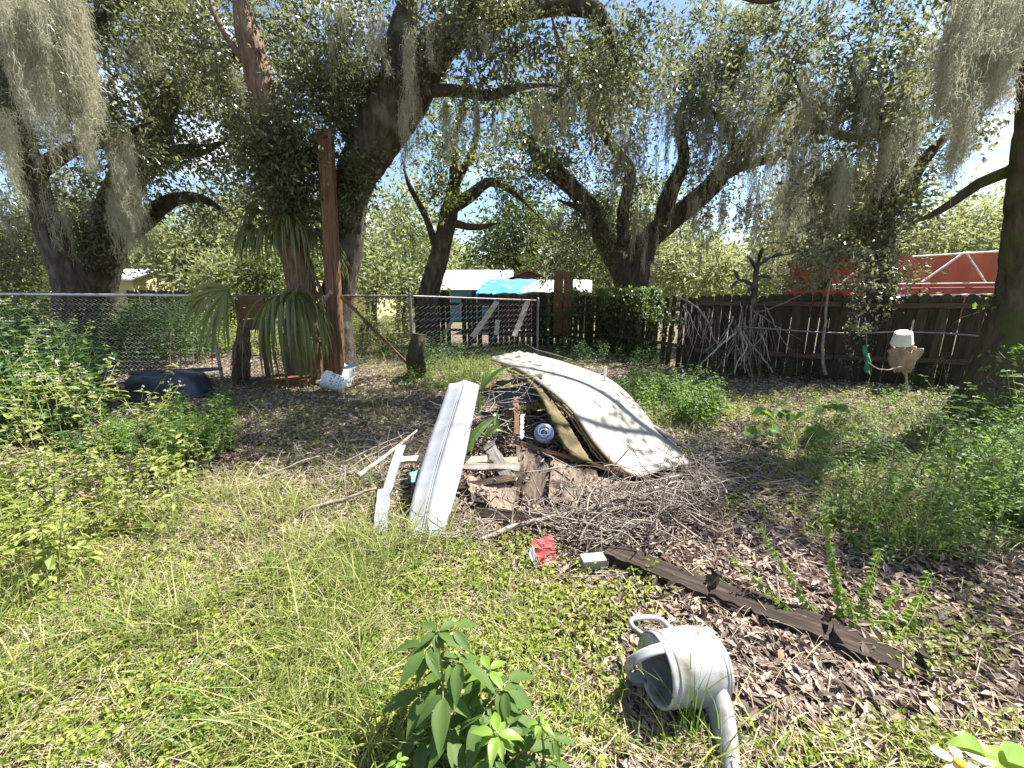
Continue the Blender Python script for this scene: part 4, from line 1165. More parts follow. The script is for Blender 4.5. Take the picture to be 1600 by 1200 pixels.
# shaggy palm behind the post
root = thing('palm_tree', 'shaggy palm with a skirt of dead fronds behind the wooden post', 'palm', G(478, 594))
Yp = 7.85
mb = MB(); q = catmull(np.array([D(486, 596, Yp), D(482, 520, Yp), D(470, 430, Yp), D(455, 375, Yp)]), .08); q[0, 2] = -.1
tubes(mb, q, np.linspace(.2, .17, len(q)), 12, cap=True, rough=.3); mb.build('trunk', M['bark_red'], root, True)
hubc = D(452, 365, Yp)
for i in range(15):
    a = i / 15 * 2 * math.pi + rng.normal(0, .15)
    el = rng.uniform(-.25, .75)
    d = np.array([math.cos(a) * math.cos(el), math.sin(a) * math.cos(el) * .7, math.sin(el)])
    hub = hubc + d * rng.uniform(.45, .75)
    sd = unit(np.cross(d, [0, 0, 1.0]))
    fan_frond(root, hub, d, sd, 24, rng.uniform(.7, .95), rng.uniform(.75, 1.2), M['palm_leaf'], .017, 1.45, rng, petiole=hubc)
for i in range(16):
    a = rng.uniform(0, 2 * math.pi); d = np.array([math.cos(a), math.sin(a), -1.2])
    c0 = D(478 + rng.uniform(-10, 12), rng.uniform(400, 520), Yp - .1)
    hub = c0 + unit(d) * .25
    fan_frond(root, hub, [d[0] * .5, d[1] * .5, -1], [-d[1], d[0], 0], 13, .55, .9, M['palm_dead'], .011, .7, rng, petiole=c0, name='dead_frond')
# two low fans nearer the fence
root = thing('palm_tree', 'young palm with one yellow-green fan drooping to the left over the chain-link', 'palm', G(374, 592))
c0 = D(378, 520, 7.3); hub = D(356, 452, 7.15)
mb = MB(); q = catmull(np.array([G(374, 594), D(376, 560, 7.4), D(380, 510, 7.35)]), .06); tubes(mb, q, np.linspace(.14, .1, len(q)), 10, cap=True, rough=.35); mb.build('trunk', M['bark_red'], root, True)
fan_frond(root, hub, [-.85, -.25, -.25], [.55, -.3, -.75], 24, 1.2, .6, M['palm_leaf_yellow'], .028, 1.15, rng, True, petiole=c0, cup=.12)
for i in range(10):
    a = rng.uniform(0, 2 * math.pi)
    c = D(376 + rng.uniform(-8, 8), rng.uniform(515, 560), 7.3)
    fan_frond(root, c, [math.cos(a) * .5, math.sin(a) * .5 - .2, -1], [-math.sin(a), math.cos(a), 0], 9, .42, .9, M['palm_dead'], .010, .7, rng, petiole=c + [0, 0, .1], name='dead_frond')
root = thing('palm_tree', 'young palm with one big green fan hanging like a skirt beside the post', 'palm', G(458, 600))
hub = D(462, 462, 6.95)
fan_frond(root, hub, [0.0, -.75, .45], [1, 0, .05], 48, 1.42, 1.3, M['palm_leaf'], .027, 1.62, rng, True, petiole=D(470, 590, 7.25), cup=.16, var=.22)
fan_frond(root, D(478, 500, 7.2), [.4, -.5, .2], [.6, .5, 0], 16, .8, 1.2, M['palm_leaf'], .018, 1.3, rng, petiole=D(472, 590, 7.3))

# terracotta trough and brown panel between the fans
mb = MB(); box(mb, G(455, 603) + [0, 0, .06], (.75, .3, .14)); box(mb, G(455, 603) + [0, 0, .135], (.8, .35, .03))
tag(mb.build('planter', M['terracotta']), 'low terracotta trough under the hanging palm fan', 'planter')
root = thing('bench', 'weathered brown board seat stuck between the two palm fans', 'bench', G(388, 594))
for i in range(3):
    plank('slat', D(372, 472 + i * 18, 7.6), D(412, 470 + i * 18, 7.6), .19, .03, M['brown_wood'], up=(0, -1, 0), parent=root, seed=i)
for x_ in (376, 408):
    b_ = D(x_, 520, 7.62)
    plank('leg', (b_[0], b_[1], 0), (b_[0], b_[1], b_[2] + .6), .07, .05, M['brown_wood'], up=(0, -1, 0), parent=root)

# white bucket with black print
def lathe(mb, prof, n=28, mat=0):
    prof = np.array(prof, float); a = np.linspace(0, 2 * np.pi, n, endpoint=False)
    v = np.stack([prof[:, None, 0] * np.cos(a), prof[:, None, 0] * np.sin(a), np.repeat(prof[:, 1:2], n, 1)], -1)
    i = np.arange(len(prof) * n).reshape(len(prof), n)
    mb.add(v, np.stack([i[:-1], np.roll(i[:-1], -1, 1), np.roll(i[1:], -1, 1), i[1:]], -1).reshape(-1, 4), mat)

def place(root, axis_from, axis_to, roll=0):
    """turn a thing so that its local Z runs along the axis"""
    z = unit(np.array(axis_to, float) - axis_from); x = unit(np.cross([0, 0, 1.0], z)); y = np.cross(z, x)
    R = Matrix(((x[0], y[0], z[0]), (x[1], y[1], z[1]), (x[2], y[2], z[2]))).to_4x4() @ Matrix.Rotation(roll, 4, 'Z')
    root.matrix_local = Matrix.Translation(Vector(axis_from)) @ R

def local(nm, mb, mat, root, smooth=True, **k):
    o = bpy.data.objects.new(nm, mb.mesh(nm, mat, smooth)); COL.objects.link(o); o.parent = root
    for a, b in k.items():
        o[a] = b
    return o

root = thing('bucket', 'tipped white plastic bucket with black print at the foot of the post', 'bucket', (0, 0, 0))
mb = MB(); lathe(mb, [(0, 0), (.13, 0), (.135, .01), (.15, .33), (.158, .335), (.158, .35), (.15, .36), (.142, .36), (.138, .33), (.126, .02), (0, .02)], 32)
local('body', mb, M['bucket_white'], root)
for zz_ in (.27, .30):
    mb = MB(); lathe(mb, [(.147, zz_ - .007), (.157, zz_ - .005), (.157, zz_ + .005), (.147, zz_ + .007)], 32); local('rib', mb, M['bucket_white'], root)
mb = MB()
prr = np.random.default_rng(3)
for row, (zr, hgt) in enumerate(((.22, .03), (.185, .02), (.12, .028), (.075, .018), (.045, .018))):
    for k_ in range(9):
        if prr.random() < .3:
            continue
        a0 = k_ * .17 + row * .05 - 2.3; wd = prr.uniform(.05, .11); rr_ = .1353 + (zr / .33) * .015 + .0015
        aa = np.linspace(a0, a0 + wd, 3)
        P_ = np.array([[[rr_ * math.cos(b_), rr_ * math.sin(b_), z_] for b_ in aa] for z_ in (zr - hgt / 2, zr + hgt / 2)])
        mb.add(P_, [[0, 1, 4, 3], [1, 2, 5, 4]])
local('print', mb, M['print_black'], root, False, label='black printed marks too small to read')
mb = MB(); a = np.linspace(0, math.pi, 14); hp = np.stack([.16 * np.cos(a), .16 * np.sin(a) * .9, .31 - .05 * np.sin(a)], -1); tubes(mb, hp, np.full(14, .003), 5); local('handle', mb, M['galv'], root)
b0 = D(540, 617, 6.75); b0[2] = .10
place(root, b0, D(507, 600, 6.7) * [1, 1, 0] + [0, 0, .23], 2.2)

quad_sheet('metal_sheet', ((533, 566, 7.5), (558, 568, 7.55), (549, 602, 7.2), (537, 604, 7.2)), .012, M['zinc'], 'crumpled grey metal sheet leaning behind the right side of the post', 'sheet', rag=.02, warp=.03, seed=4)
mb = MB(); lathe(mb, [(0, 0), (.03, 0), (.035, .002), (.042, .09), (.045, .092), (.04, .09), (.033, .006), (0, .006)], 18)
cup = mb.build('cup', M['white_paint'], None, True); cup.location = G(417, 638) + [0, 0, .04]; cup.rotation_euler = (1.45, .2, .9)
tag(cup, 'small white cup lying in the leaf litter left of the bucket', 'cup')

# black plastic pond liner among the weeds
root = thing('pond_tub', 'black plastic tub lying among the weeds by the chain-link', 'tub', G(255, 640))
def blob_ring(cx, cyy, rx, ry, z, n=40, e=2.6):
    a = np.linspace(0, 2 * np.pi, n, endpoint=False)
    return np.stack([cx + rx * np.sign(np.cos(a)) * np.abs(np.cos(a)) ** (2 / e), cyy + ry * np.sign(np.sin(a)) * np.abs(np.sin(a)) ** (2 / e), np.full(n, z)], -1)
c = G(268, 618)
rings = [(.62, .42, .0), (.60, .40, .12), (.55, .36, .28), (.48, .3, .36), (.25, .17, .39), (.02, .02, .385)]
v = np.array([blob_ring(c[0], c[1], rx, ry, z) for rx, ry, z in rings]) + RNG.normal(0, .008, (6, 40, 3))
ii = np.arange(6 * 40).reshape(6, 40)
mb = MB(); mb.add(v, np.stack([ii[:-1], np.roll(ii[:-1], -1, 1), np.roll(ii[1:], -1, 1), ii[1:]], -1).reshape(-1, 4)); mb.build('body', M['black_plastic'], root, True)
mb = MB(); rr = np.vstack([blob_ring(c[0], c[1], .64, .44, .03), blob_ring(c[0], c[1], .64, .44, .03)[:1]]); tubes(mb, rr, np.full(41, .03), 6); mb.build('rim', M['black_plastic'], root, True)
plank('black_edge_strip', D(202, 582, 6.9), D(345, 576, 6.7), .06, .03, M['black_plastic'], up=(0, -1, .5), label='narrow black plastic strip lying behind the black tub', category='strip', seed=8)

# mossy stump with leaves by the chain-link post
root = thing('stump', 'dark mossy tree stump in front of the chain-link post', 'stump', G(652, 580))
mb = MB(); q = catmull(np.array([G(652, 584), D(652, 555, 7.6), D(656, 522, 7.6)]), .05); q[0, 2] = -.08
tubes(mb, q, np.linspace(.2, .13, len(q)), 12, cap=True, rough=.35); mb.build('trunk', M['bark_moss'], root, True)

# cloth, pot and the green rag along the picket fence
root = thing('draped_pot', 'white pot upside down over tan cloth on a stake by the picket fence', 'pot', G(1415, 590))
Yc = 6.75
mb = MB(); bpt = D(1410, 530, Yc)
lathe(mb, [(0, .15), (.12, .15), (.135, .14), (.17, -.08), (.18, -.09), (.165, -.09), (.12, .13), (0, .13)], 14)
o = local('pot', mb, M['cloth_white'], root); o.scale = (.85, .85, .85); o.location = Vector(bpt) - root.location; o.rotation_euler = (.15, -.35, .3)
rng = np.random.default_rng(14)
a = np.linspace(0, 2 * np.pi, 30); zz = np.linspace(0, 1, 12)
cc = D(1414, 545, Yc)
P = np.zeros((12, 30, 3))
for i_, z_ in enumerate(zz):
    r_ = .19 * (1 - .45 * z_) * (1 + .22 * np.sin(a * 5 + z_ * 3) + .12 * np.sin(a * 9 - z_ * 5))
    P[i_] = cc + np.stack([r_ * np.cos(a) * (1.0) + .03 * z_, r_ * np.sin(a), -.38 * z_ + .04 * np.sin(a * 4) + 0 * a], -1)
P[:, -1] = P[:, 0]
mb = MB(); shell(mb, P, .006); mb.build('cloth', M['cloth_tan'], root, True)
mb = MB(); tubes(mb, np.array([D(1420, 600, Yc) * [1, 1, 0], D(1414, 560, Yc), D(1428, 500, Yc)]), np.array([.02, .018, .012]), 6, cap=True); mb.build('stake', M['deadwood'], root, True)
root = thing('green_rag', 'strip of green cloth hanging on the picket fence left of the draped pot', 'cloth', D(1355, 540, 7.0))
Pg = bil([D(1350, 540, 7.05), D(1358, 539, 7.05), D(1363, 588, 6.9), D(1354, 582, 6.9)], 12, 6)
Pg[..., 1] += .03 * np.sin(np.linspace(0, 9, 12))[:, None] + .02 * np.cos(np.linspace(0, 7, 6))[None]
mb = MB(); shell(mb, Pg, .004); mb.build('cloth', M['cloth_green'], root, True)
mb = MB(); tubes(mb, np.array([D(1354, 502, 7.1), D(1354, 541, 7.05)]), np.full(2, .006), 5); mb.build('cord', M['straw'], root)

# fence-top cactus with hanging dead stems
root = thing('cactus', 'dark branching cactus on the fence top with bare roots trailing down', 'cactus', D(1178, 466, 8.2))
rng = np.random.default_rng(17)
mb = MB()
c = D(1180, 470, 8.1)
q = catmull(np.array([G(1176, 590) * [1, 0, 0] + [0, 8.0, 0], D(1176, 520, 8.1), D(1180, 440, 8.1), D(1184, 410, 8.1)]), .08); tubes(mb, q, np.linspace(.07, .045, len(q)), 8, cap=True, rough=.3); mb.build('stem', M['bark'], root, True)
for (b_, e_) in (((1180, 448), (1152, 437)), ((1154, 438), (1146, 422)), ((1153, 440), (1142, 452)), ((1182, 425), (1170, 402)), ((1184, 412), (1192, 386)), ((1188, 414), (1206, 402)), ((1205, 403), (1226, 399)), ((1184, 432), (1206, 436)), ((1178, 448), (1166, 460))):
    p0 = D(*b_, 8.1); p1 = D(*e_, 8.1 + rng.normal(0, .15)); ax = p1 - p0
    q = np.array([p0 + ax * s + [0, 0, .03 * math.sin(s * 3)] for s in np.linspace(0, 1, 7)])
    mb = MB(); tubes(mb, q, np.array([.018, .035, .046, .046, .04, .03, .008]) * .8, 6, rough=.1); mb.build('pad', M['agave_dark'], root, True)
def hang(px0, px1, py0, py1, n, Y, dY, lmin, lmax, rad, spread, seed):
    rng = np.random.default_rng(seed)
    a = D(rng.uniform(px0, px1, n), rng.uniform(py0, py1, n), Y + rng.normal(0, dY, n))
    L = rng.uniform(lmin, lmax, n)
    th = rng.normal(0, spread, n)
    t = np.linspace(0, 1, 8)
    P = a[:, None] + np.stack([np.tan(th)[:, None] * L[:, None] * t ** 1.2, -.25 * np.abs(rng.normal(0, 1, (n, 1))) * t, -L[:, None] * t], -1) + np.cumsum(rng.normal(0, .012, (n, 8, 3)), 1)
    P[..., 2] = np.maximum(P[..., 2], .01)
    return P, np.linspace(1, .35, 8)[None] * rng.uniform(.4, 1, (n, 1)) * rad
P, R_ = hang(1140, 1200, 470, 520, 40, 7.9, .12, .4, 1.2, .016, .35, 1)
mb = MB(); tubes(mb, P, R_, 5); mb.build('dead_stems', M['deadwood'], root, True, kind='stuff')
P, R_ = hang(1060, 1135, 468, 505, 30, 8.4, .3, .4, 1.2, .013, .4, 2)
mb = MB(); tubes(mb, P, R_, 5); tag(mb.build('dead_vines', M['deadwood'], None, True, kind='stuff'), 'tangle of dead grey vines over the fence corner', 'vines')
for k_, (pts, r_, lab) in enumerate((
        (((1055, 463, 8.3), (1085, 476, 8.2), (1105, 500, 8.1), (1112, 525, 8.0), (1125, 545, 7.8)), .022, 'pale bent branch drooping over the fence left of the cactus'),
        (((1250, 462, 7.9), (1225, 475, 7.8), (1200, 485, 7.7), (1182, 490, 7.7), (1176, 505, 7.6)), .018, 'olive branch running down left along the picket tops'),
        (((1290, 585, 7.35), (1288, 545, 7.35), (1294, 500, 7.3), (1298, 465, 7.3), (1305, 440, 7.3)), .028, 'thin crooked sapling stem standing against the picket fence'),
        (((1155, 520, 7.6), (1165, 540, 7.5), (1150, 565, 7.3), (1148, 585, 7.1)), .018, 'bone-pale forked root leaning below the cactus'),
        (((1160, 520, 7.6), (1178, 545, 7.4), (1195, 565, 7.2), (1205, 580, 7.0)), .02, 'pale root slanting right below the cactus'),
        (((1150, 520, 7.6), (1125, 540, 7.5), (1100, 565, 7.3), (1102, 580, 7.2)), .018, 'pale root arching left below the cactus'),
        (((1410, 572, 6.5), (1385, 578, 6.4), (1370, 574, 6.4), (1360, 566, 6.5)), .014, 'white forked twig beside the green cloth strip'))):
    q = catmull(np.array([D(*p) for p in pts]), .06)
    q += np.cumsum(np.random.default_rng(k_).normal(0, .006, q.shape), 0)
    q[:, 2] = np.maximum(q[:, 2], .0)
    mb = MB(); tubes(mb, q, np.linspace(r_, r_ * .5, len(q)), 7, cap=True, rough=.15)
    tag(mb.build('branch', M['deadwood'], None, True), lab, 'branch')

# ------------------------------------------------------------------ the rubbish heap
hc = G(830, 730)
n = 48; xs = np.linspace(-1.3, 1.3, n); ys = np.linspace(-1.0, 1.3, n)
X, Y_ = np.meshgrid(xs, ys, indexing='ij')
r = np.hypot(X / 1.05, (Y_ - .15) / .95)
Z = np.clip(1 - r ** 2, 0, 1) ** 1.3 * .33 + (fnoise(X * 5 + 3, Y_ * 5) - .5) * .12 * np.clip(1.1 - r, 0, 1) - .015
mb = MB(); ii = np.arange(n * n).reshape(n, n)
mb.add(np.stack([hc[0] + X, hc[1] + .35 + Y_, Z], -1), np.stack([ii[:-1, :-1], ii[1:, :-1], ii[1:, 1:], ii[:-1, 1:]], -1).reshape(-1, 4))
tag(mb.build('debris_heap', M['rotten'], None, True, kind='stuff'), 'low heap of rotted wood and earth under the rubbish', 'heap')
def heap_z(x, y):
    X = x - hc[0]; Yv = y - hc[1] - .35
    r = np.hypot(X / 1.05, (Yv - .15) / .95)
    return np.clip(1 - r ** 2, 0, 1) ** 1.3 * .33 + (fnoise(X * 5 + 3, Yv * 5) - .5) * .12 * np.clip(1.1 - r, 0, 1) - .015

def curve_px(pts, n):
    P = catmull(np.array([D(*p) for p in pts]), .02)
    s = np.concatenate([[0], np.cumsum(np.linalg.norm(np.diff(P, axis=0), axis=1))])
    q = np.linspace(0, s[-1], n)
    return np.stack([np.interp(q, s, P[:, k]) for k in range(3)], -1)

root = thing('curved_sheet', 'big curved white sheet with peeling layered edge on top of the heap', 'sheet', G(960, 740))
nE = curve_px([(767, 563, 4.45), (815, 582, 4.2), (852, 606, 3.95), (893, 644, 3.62), (924, 688, 3.4), (962, 730, 3.2), (997, 749, 3.12)], 44)
fE = curve_px([(835, 556, 5.2), (890, 571, 5.0), (948, 592, 4.78), (988, 626, 4.5), (1018, 661, 4.2), (1046, 688, 4.0), (1078, 726, 3.72)], 44)
t = np.linspace(0, 1, 14)[None, :, None]
P = nE[:, None] * (1 - t) + fE[:, None] * t
P[..., 2] += (.05 * np.sin(np.pi * t) - .0)[..., 0] * np.linspace(1, .2, 44)[:, None] + .006 * np.sin(np.linspace(0, 14, 44))[:, None]
P[0, :, :] += np.random.default_rng(2).normal(0, .01, (14, 3))
mb = MB(); shell(mb, P[:, ::-1], .018, 0, 1); mb.build('skin', [M['sheet'], M['sheet_edge']], root, True)
for k_ in range(3):
    off = np.array([0, 0, -.035 - .03 * k_])
    a_ = P[2 + k_ * 2:-1 - k_, 0] + off + np.array([.03 - .012 * k_, .02, 0]); b_ = a_ * .8 + P[2 + k_ * 2:-1 - k_, 3] * .2 + off * .6
    tt = np.linspace(0, 1, 4)[None, :, None]
    Q = a_[:, None] * (1 - tt) + b_[:, None] * tt + np.random.default_rng(k_).normal(0, .006, (len(a_), 4, 3))
    mb = MB(); shell(mb, Q[:, ::-1], .012); mb.build('laminate', M['sheet_edge'], root, True)
def strip(name, left, right, mat, label, category, th=.02, n=30, seed=0, rough=.006):
    a_ = curve_px(left, n); b_ = curve_px(right, n); tt = np.linspace(0, 1, 6)[None, :, None]
    Q = a_[:, None] * (1 - tt) + b_[:, None] * tt + np.random.default_rng(seed).normal(0, rough, (n, 6, 3))
    mb = MB(); shell(mb, Q, th)
    return tag(mb.build(name, mat, None, True), label, category)
strip('foam_strip', [(819, 586, 4.15), (842, 614, 3.9), (861, 652, 3.55), (875, 684, 3.38), (896, 712, 3.22)], [(836, 590, 4.15), (860, 618, 3.88), (889, 662, 3.55), (906, 694, 3.36), (924, 722, 3.2)],
      M['foam'], 'long arched strip of mossy yellow foam under the curved white sheet', 'foam', .035, seed=1)
strip('foam_strip', [(788, 648, 3.9), (812, 635, 3.95), (835, 627, 4.0), (858, 628, 4.0)], [(790, 662, 3.85), (815, 648, 3.9), (838, 640, 3.95), (860, 638, 3.95)],
      M['foam'], 'short curved piece of ochre foam deep inside the heap', 'foam', .03, seed=2)
strip('moulding', [(744, 606, 4.3), (780, 598, 4.3), (815, 590, 4.25), (848, 585, 4.15)], [(744, 613, 4.25), (780, 605, 4.25), (815, 597, 4.2), (846, 592, 4.1)],
      M['foam'], 'narrow yellowish moulding along the back edge of the heap', 'moulding', .02, seed=3)
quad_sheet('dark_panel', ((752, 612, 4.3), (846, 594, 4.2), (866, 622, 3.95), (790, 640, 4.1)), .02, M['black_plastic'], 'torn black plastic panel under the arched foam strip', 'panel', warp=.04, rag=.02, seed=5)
quad_sheet('dark_panel', ((745, 640, 4.25), (860, 640, 4.25), (880, 705, 3.75), (760, 700, 3.8)), .02, M['dark_void'], 'dark sheet standing in for shade at the back of the hollow in the heap', 'panel', warp=.03, rag=.02, seed=6)  # dark colour stands in for the shade inside the hollow
SCRAPS = []
# long white folded plank
root = thing('white_plank', 'long white folded metal plank leaning down the left side of the heap', 'plank', G(665, 850))
CR = np.array([0, 0, .018])
L0 = curve_px([(702, 599, 3.72), (656, 735, 2.98), (626, 862, 2.42)], 24); C0 = curve_px([(725, 597, 3.72), (683, 735, 2.96), (656, 855, 2.42)], 24) + CR; R0 = curve_px([(749, 602, 3.70), (722, 735, 2.97), (692, 838, 2.48)], 24)
for nm, a_, b_ in (('left_flange', L0, C0 + [-.002, 0, 0]), ('right_flange', C0 + [.002, 0, 0], R0)):
    tt = np.linspace(0, 1, 6)[None, :, None]
    Q = a_[:, None] * (1 - tt) + b_[:, None] * tt
    Q[..., 2] += (.010 * np.sin(np.linspace(0, 1, 6) * math.pi))[None] * (-1 if nm[0] == 'l' else .6) + .003 * np.sin(np.linspace(0, 20, 24))[:, None]
    mb = MB(); shell(mb, Q, .008); mb.build('flange', M['vinyl'], root, True)
mb = MB(); tubes(mb, C0 + [0, -.004, .004], np.full(24, .004), 6); mb.build('ridge', M['vinyl'], root, True)
quad_sheet('white_board', ((621, 694, 3.25), (633, 695, 3.25), (610, 770, 2.82), (597, 768, 2.82)), .015, M['vinyl'], 'short narrow white board left of the long white plank, upper piece', 'board', rag=.003, warp=.004, seed=1)
quad_sheet('white_board', ((590, 764, 2.80), (609, 764, 2.80), (604, 835, 2.5), (582, 838, 2.5)), .015, M['vinyl'], 'lower short white board half hidden in grass beside the long plank', 'board', rag=.004, warp=.004, seed=2)
for k_, (a_, b_, w_, th_, mt, lab) in enumerate((
        ((622, 717, 3.25), (812, 717, 3.2), .055, .04, 'pale_wood', 'upper of two pale horizontal timbers under the white plank'),
        ((690, 728, 3.15), (815, 729, 3.1), .05, .035, 'grey_wood', 'lower of two horizontal timbers right of the white plank'),
        ((762, 690, 3.35), (797, 752, 3.0), .10, .02, 'grey_wood', 'short grey weathered board slanting down in front of the hollow'),
        ((806, 618, 3.95), (808, 680, 3.55), .05, .03, 'brown_wood', 'upright brown stick inside the hollow of the heap'),
        ((817, 645, 3.6), (815, 688, 3.4), .028, .02, 'white_paint', 'small upright white stick inside the hollow of the heap'),
        ((800, 690, 3.45), (985, 742, 3.12), .035, .03, 'brown_wood', 'long brown lath along the top edge of the plywood scraps'),
        ((690, 765, 3.0), (805, 745, 3.0), .06, .03, 'rotten', 'rotten dark timber below the horizontal timbers'),
        ((740, 800, 2.75), (905, 812, 2.65), .07, .03, 'rotten', 'rotten grey timber at the front of the heap'))):
    plank('timber', D(*a_), D(*b_), w_, th_, M[mt], up=(0, -1, .8), label=lab, category='board', seed=20 + k_, end=.03)
for k_, (cs, lab) in enumerate((
        (((806, 692, 3.34), (862, 722, 3.24), (853, 792, 2.95), (802, 796, 2.95)), 'brown plywood scrap with square left edge, middle of the heap'),
        (((864, 718, 3.26), (936, 736, 3.16), (928, 800, 2.86), (857, 780, 2.92)), 'greyish splintered plywood scrap right of the brown one'),
        (((925, 742, 3.16), (1000, 757, 3.05), (988, 818, 2.72), (900, 806, 2.78)), 'bowed tan plywood scrap at the right front of the heap'),
        (((700, 772, 2.95), (768, 790, 2.85), (762, 835, 2.62), (690, 822, 2.66)), 'dark plywood scrap beside the foot of the white plank'),
        (((727, 742, 3.08), (806, 762, 2.98), (800, 800, 2.78), (738, 782, 2.86)), 'tan plywood scrap between the timbers and the branches'))):
    SCRAPS.append(bil([D(*c) for c in cs], 12, 12))
    quad_sheet('plywood_scrap', cs, .014, M['ply'], lab, 'plywood', rag=.014, warp=.018, seed=30 + k_)
# lamp fixture
root = thing('light_fixture', 'round shiny metal light fixture with a ring inside the heap', 'light fixture', (0, 0, 0))
mb = MB(); lathe(mb, [(.085, -.05), (.088, 0), (.083, .012), (.06, .02), (.035, .018), (.028, .0), (.0, -.01)], 28); local('bowl', mb, M['chrome_blue'], root)
mb = MB(); lathe(mb, [(.028, .012), (.036, .022), (.042, .018), (.04, .01)], 24); local('collar', mb, M['chrome'], root)
a = np.linspace(-.6, math.pi + .6, 20); hp = np.stack([.05 * np.cos(a) * 1.0, -.012 - .055 * np.sin(a), np.full(20, .03)], -1); hp = np.vstack([hp, hp[:1]])
mb = MB(); tubes(mb, hp, np.full(21, .006), 6); local('ring', mb, M['chrome'], root)
lf = D(850, 677, 3.38); place(root, lf, lf + np.array([-.05, -1, .55]), math.pi)

# branches and sticks that one can pick out
sticks = [
    ([(655, 858, 2.45), (720, 852, 2.45), (775, 832, 2.5), (830, 812, 2.6), (890, 800, 2.65), (945, 785, 2.75), (1005, 764, 2.9), (1060, 748, 3.0)], .024, 'longest dead branch lying across the front of the heap'),
    ([(690, 868, 2.42), (760, 862, 2.42), (830, 850, 2.45), (872, 838, 2.5), (905, 815, 2.6)], .014, 'second dead branch just below the longest one'),
    ([(905, 800, 2.7), (960, 815, 2.6), (1010, 850, 2.45), (1060, 880, 2.3)], .016, 'dead branch slanting down right from the heap'),
    ([(960, 765, 2.95), (1020, 790, 2.75), (1080, 830, 2.5), (1130, 868, 2.35)], .012, 'thin grey branch lying right of the tan plywood scrap'),
    ([(1022, 668, 4.1), (1060, 692, 3.9), (1110, 715, 3.8)], .02, 'brown branch behind the right corner of the curved sheet'),
    ([(1030, 745, 3.4), (1080, 742, 3.5), (1125, 748, 3.5)], .02, 'pale stick right of the curved sheet corner'),
    ([(478, 800, 2.75), (530, 782, 2.82), (585, 765, 2.9)], .018, 'pale bleached stick in the grass left of the white boards'),
    ([(560, 745, 3.0), (610, 705, 3.35), (650, 672, 3.7)], .022, 'dark stick running up beside the white plank, left of it'),
    ([(540, 720, 3.2), (590, 695, 3.45), (640, 672, 3.7)], .010, 'thin long stick left of the dark stick'),
    ([(545, 735, 3.1), (600, 700, 3.4), (640, 690, 3.5)], .008, 'thin straight twig in the litter left of the heap'),
    ([(860, 815, 2.62), (840, 770, 2.9), (826, 738, 3.1)], .008, 'thin twig pointing up across the plywood'),
    ([(835, 700, 3.4), (870, 720, 3.2), (905, 735, 3.1)], .010, 'short dark twig on the plywood top edge'),
    ([(945, 592, 4.6), (946, 573, 4.6)], .025, 'short white stake standing behind the curved sheet'),
    ([(1215, 900, 2.0), (1225, 960, 1.85), (1290, 1010, 1.72), (1330, 1055, 1.6)], .006, 'thin bare runner on the litter right of the watering can'),
    ([(930, 625, 4.9), (955, 608, 4.95), (985, 596, 5.0)], .008, 'thin twig rising behind the curved sheet'),
    ([(380, 760, 3.0), (440, 735, 3.2), (500, 715, 3.4)], .008, 'thin twig in the brown litter left of the grass'),
    ([(1190, 705, 3.9), (1250, 730, 3.6), (1310, 742, 3.5)], .02, 'dead stick in the litter below the broad-leaved weed'),
]
for k_, (pts, r_, lab) in enumerate(sticks):
    q = catmull(np.array([D(*p) for p in pts]), .04)
    q += np.cumsum(np.random.default_rng(50 + k_).normal(0, .0035, q.shape), 0)
    low = np.maximum(gz(q[:, 0], q[:, 1]), heap_z(q[:, 0], q[:, 1])) + r_ * .4
    q[:, 2] = np.maximum(q[:, 2], low)
    if lab.startswith('short white stake'):
        q = np.linspace(D(944, 600, 4.6) * [1, 1, 0], D(946, 573, 4.6), 5)
    mb = MB(); tubes(mb, q, np.linspace(r_, r_ * .45, len(q)), 7, cap=True, rough=.2)
    rng = np.random.default_rng(70 + k_)
    if r_ > .009 and len(q) > 8:
        for j in range(min(10, len(q) // 4)):
            i_ = int(rng.integers(2, len(q) - 2)); d = rand_dirs(rng, 1, .35)[0]; l_ = rng.uniform(.06, .25)
            s = np.linspace(0, 1, 4)[:, None]
            tubes(mb, q[i_] + d * s * l_ + rng.normal(0, .008, (4, 3)) * s, np.linspace(r_ * .35, .0015, 4), 4)
    tag(mb.build('stick', M['white_paint'] if 'stake' in lab else M['deadwood'], None, True), lab, 'stick')
# brush heap
def brush(name, label, c_px, spread, n, seed, rad=.004, lift=.35, kind='stuff'):
    rng = np.random.default_rng(seed)
    c = np.array([G(*p) for p in c_px])
    j = rng.integers(0, len(c), n)
    p0 = c[j] + np.column_stack([rng.normal(0, spread, n), rng.normal(0, spread * .7, n), np.abs(rng.normal(0, lift * .35, n)) + .02])
    p0[:, 2] += np.maximum(heap_z(p0[:, 0], p0[:, 1]), 0) * .7
    d = rng.normal(size=(n, 3)) * [1, .7, .32]; d = unit(d)
    L = rng.uniform(.12, .6, n)
    t = np.linspace(-.5, .5, 7)
    bend = rand_dirs(rng, n) * .16
    P = p0[:, None] + d[:, None] * (L[:, None] * t)[..., None] + bend[:, None] * (L[:, None] * (t ** 2 * 4 - .5))[..., None] + np.cumsum(rng.normal(0, .004, (n, 7, 3)), 1)
    P[..., 2] = np.maximum(P[..., 2], .006 + .01 * rng.random((n, 1)))
    mb = MB(); tubes(mb, P, np.linspace(1, .35, 7)[None] * rng.uniform(.4, 1.5, (n, 1)) * rad, 4)
    return tag(mb.build(name, M['deadwood'], None, True, kind=kind), label, 'brushwood')
brush('brushwood', 'pile of thin grey brushwood at the right front of the heap', [(960, 795), (1010, 810), (1060, 800), (930, 815), (985, 835), (900, 835), (1090, 780)], .16, 480, 3, .0046, .4)
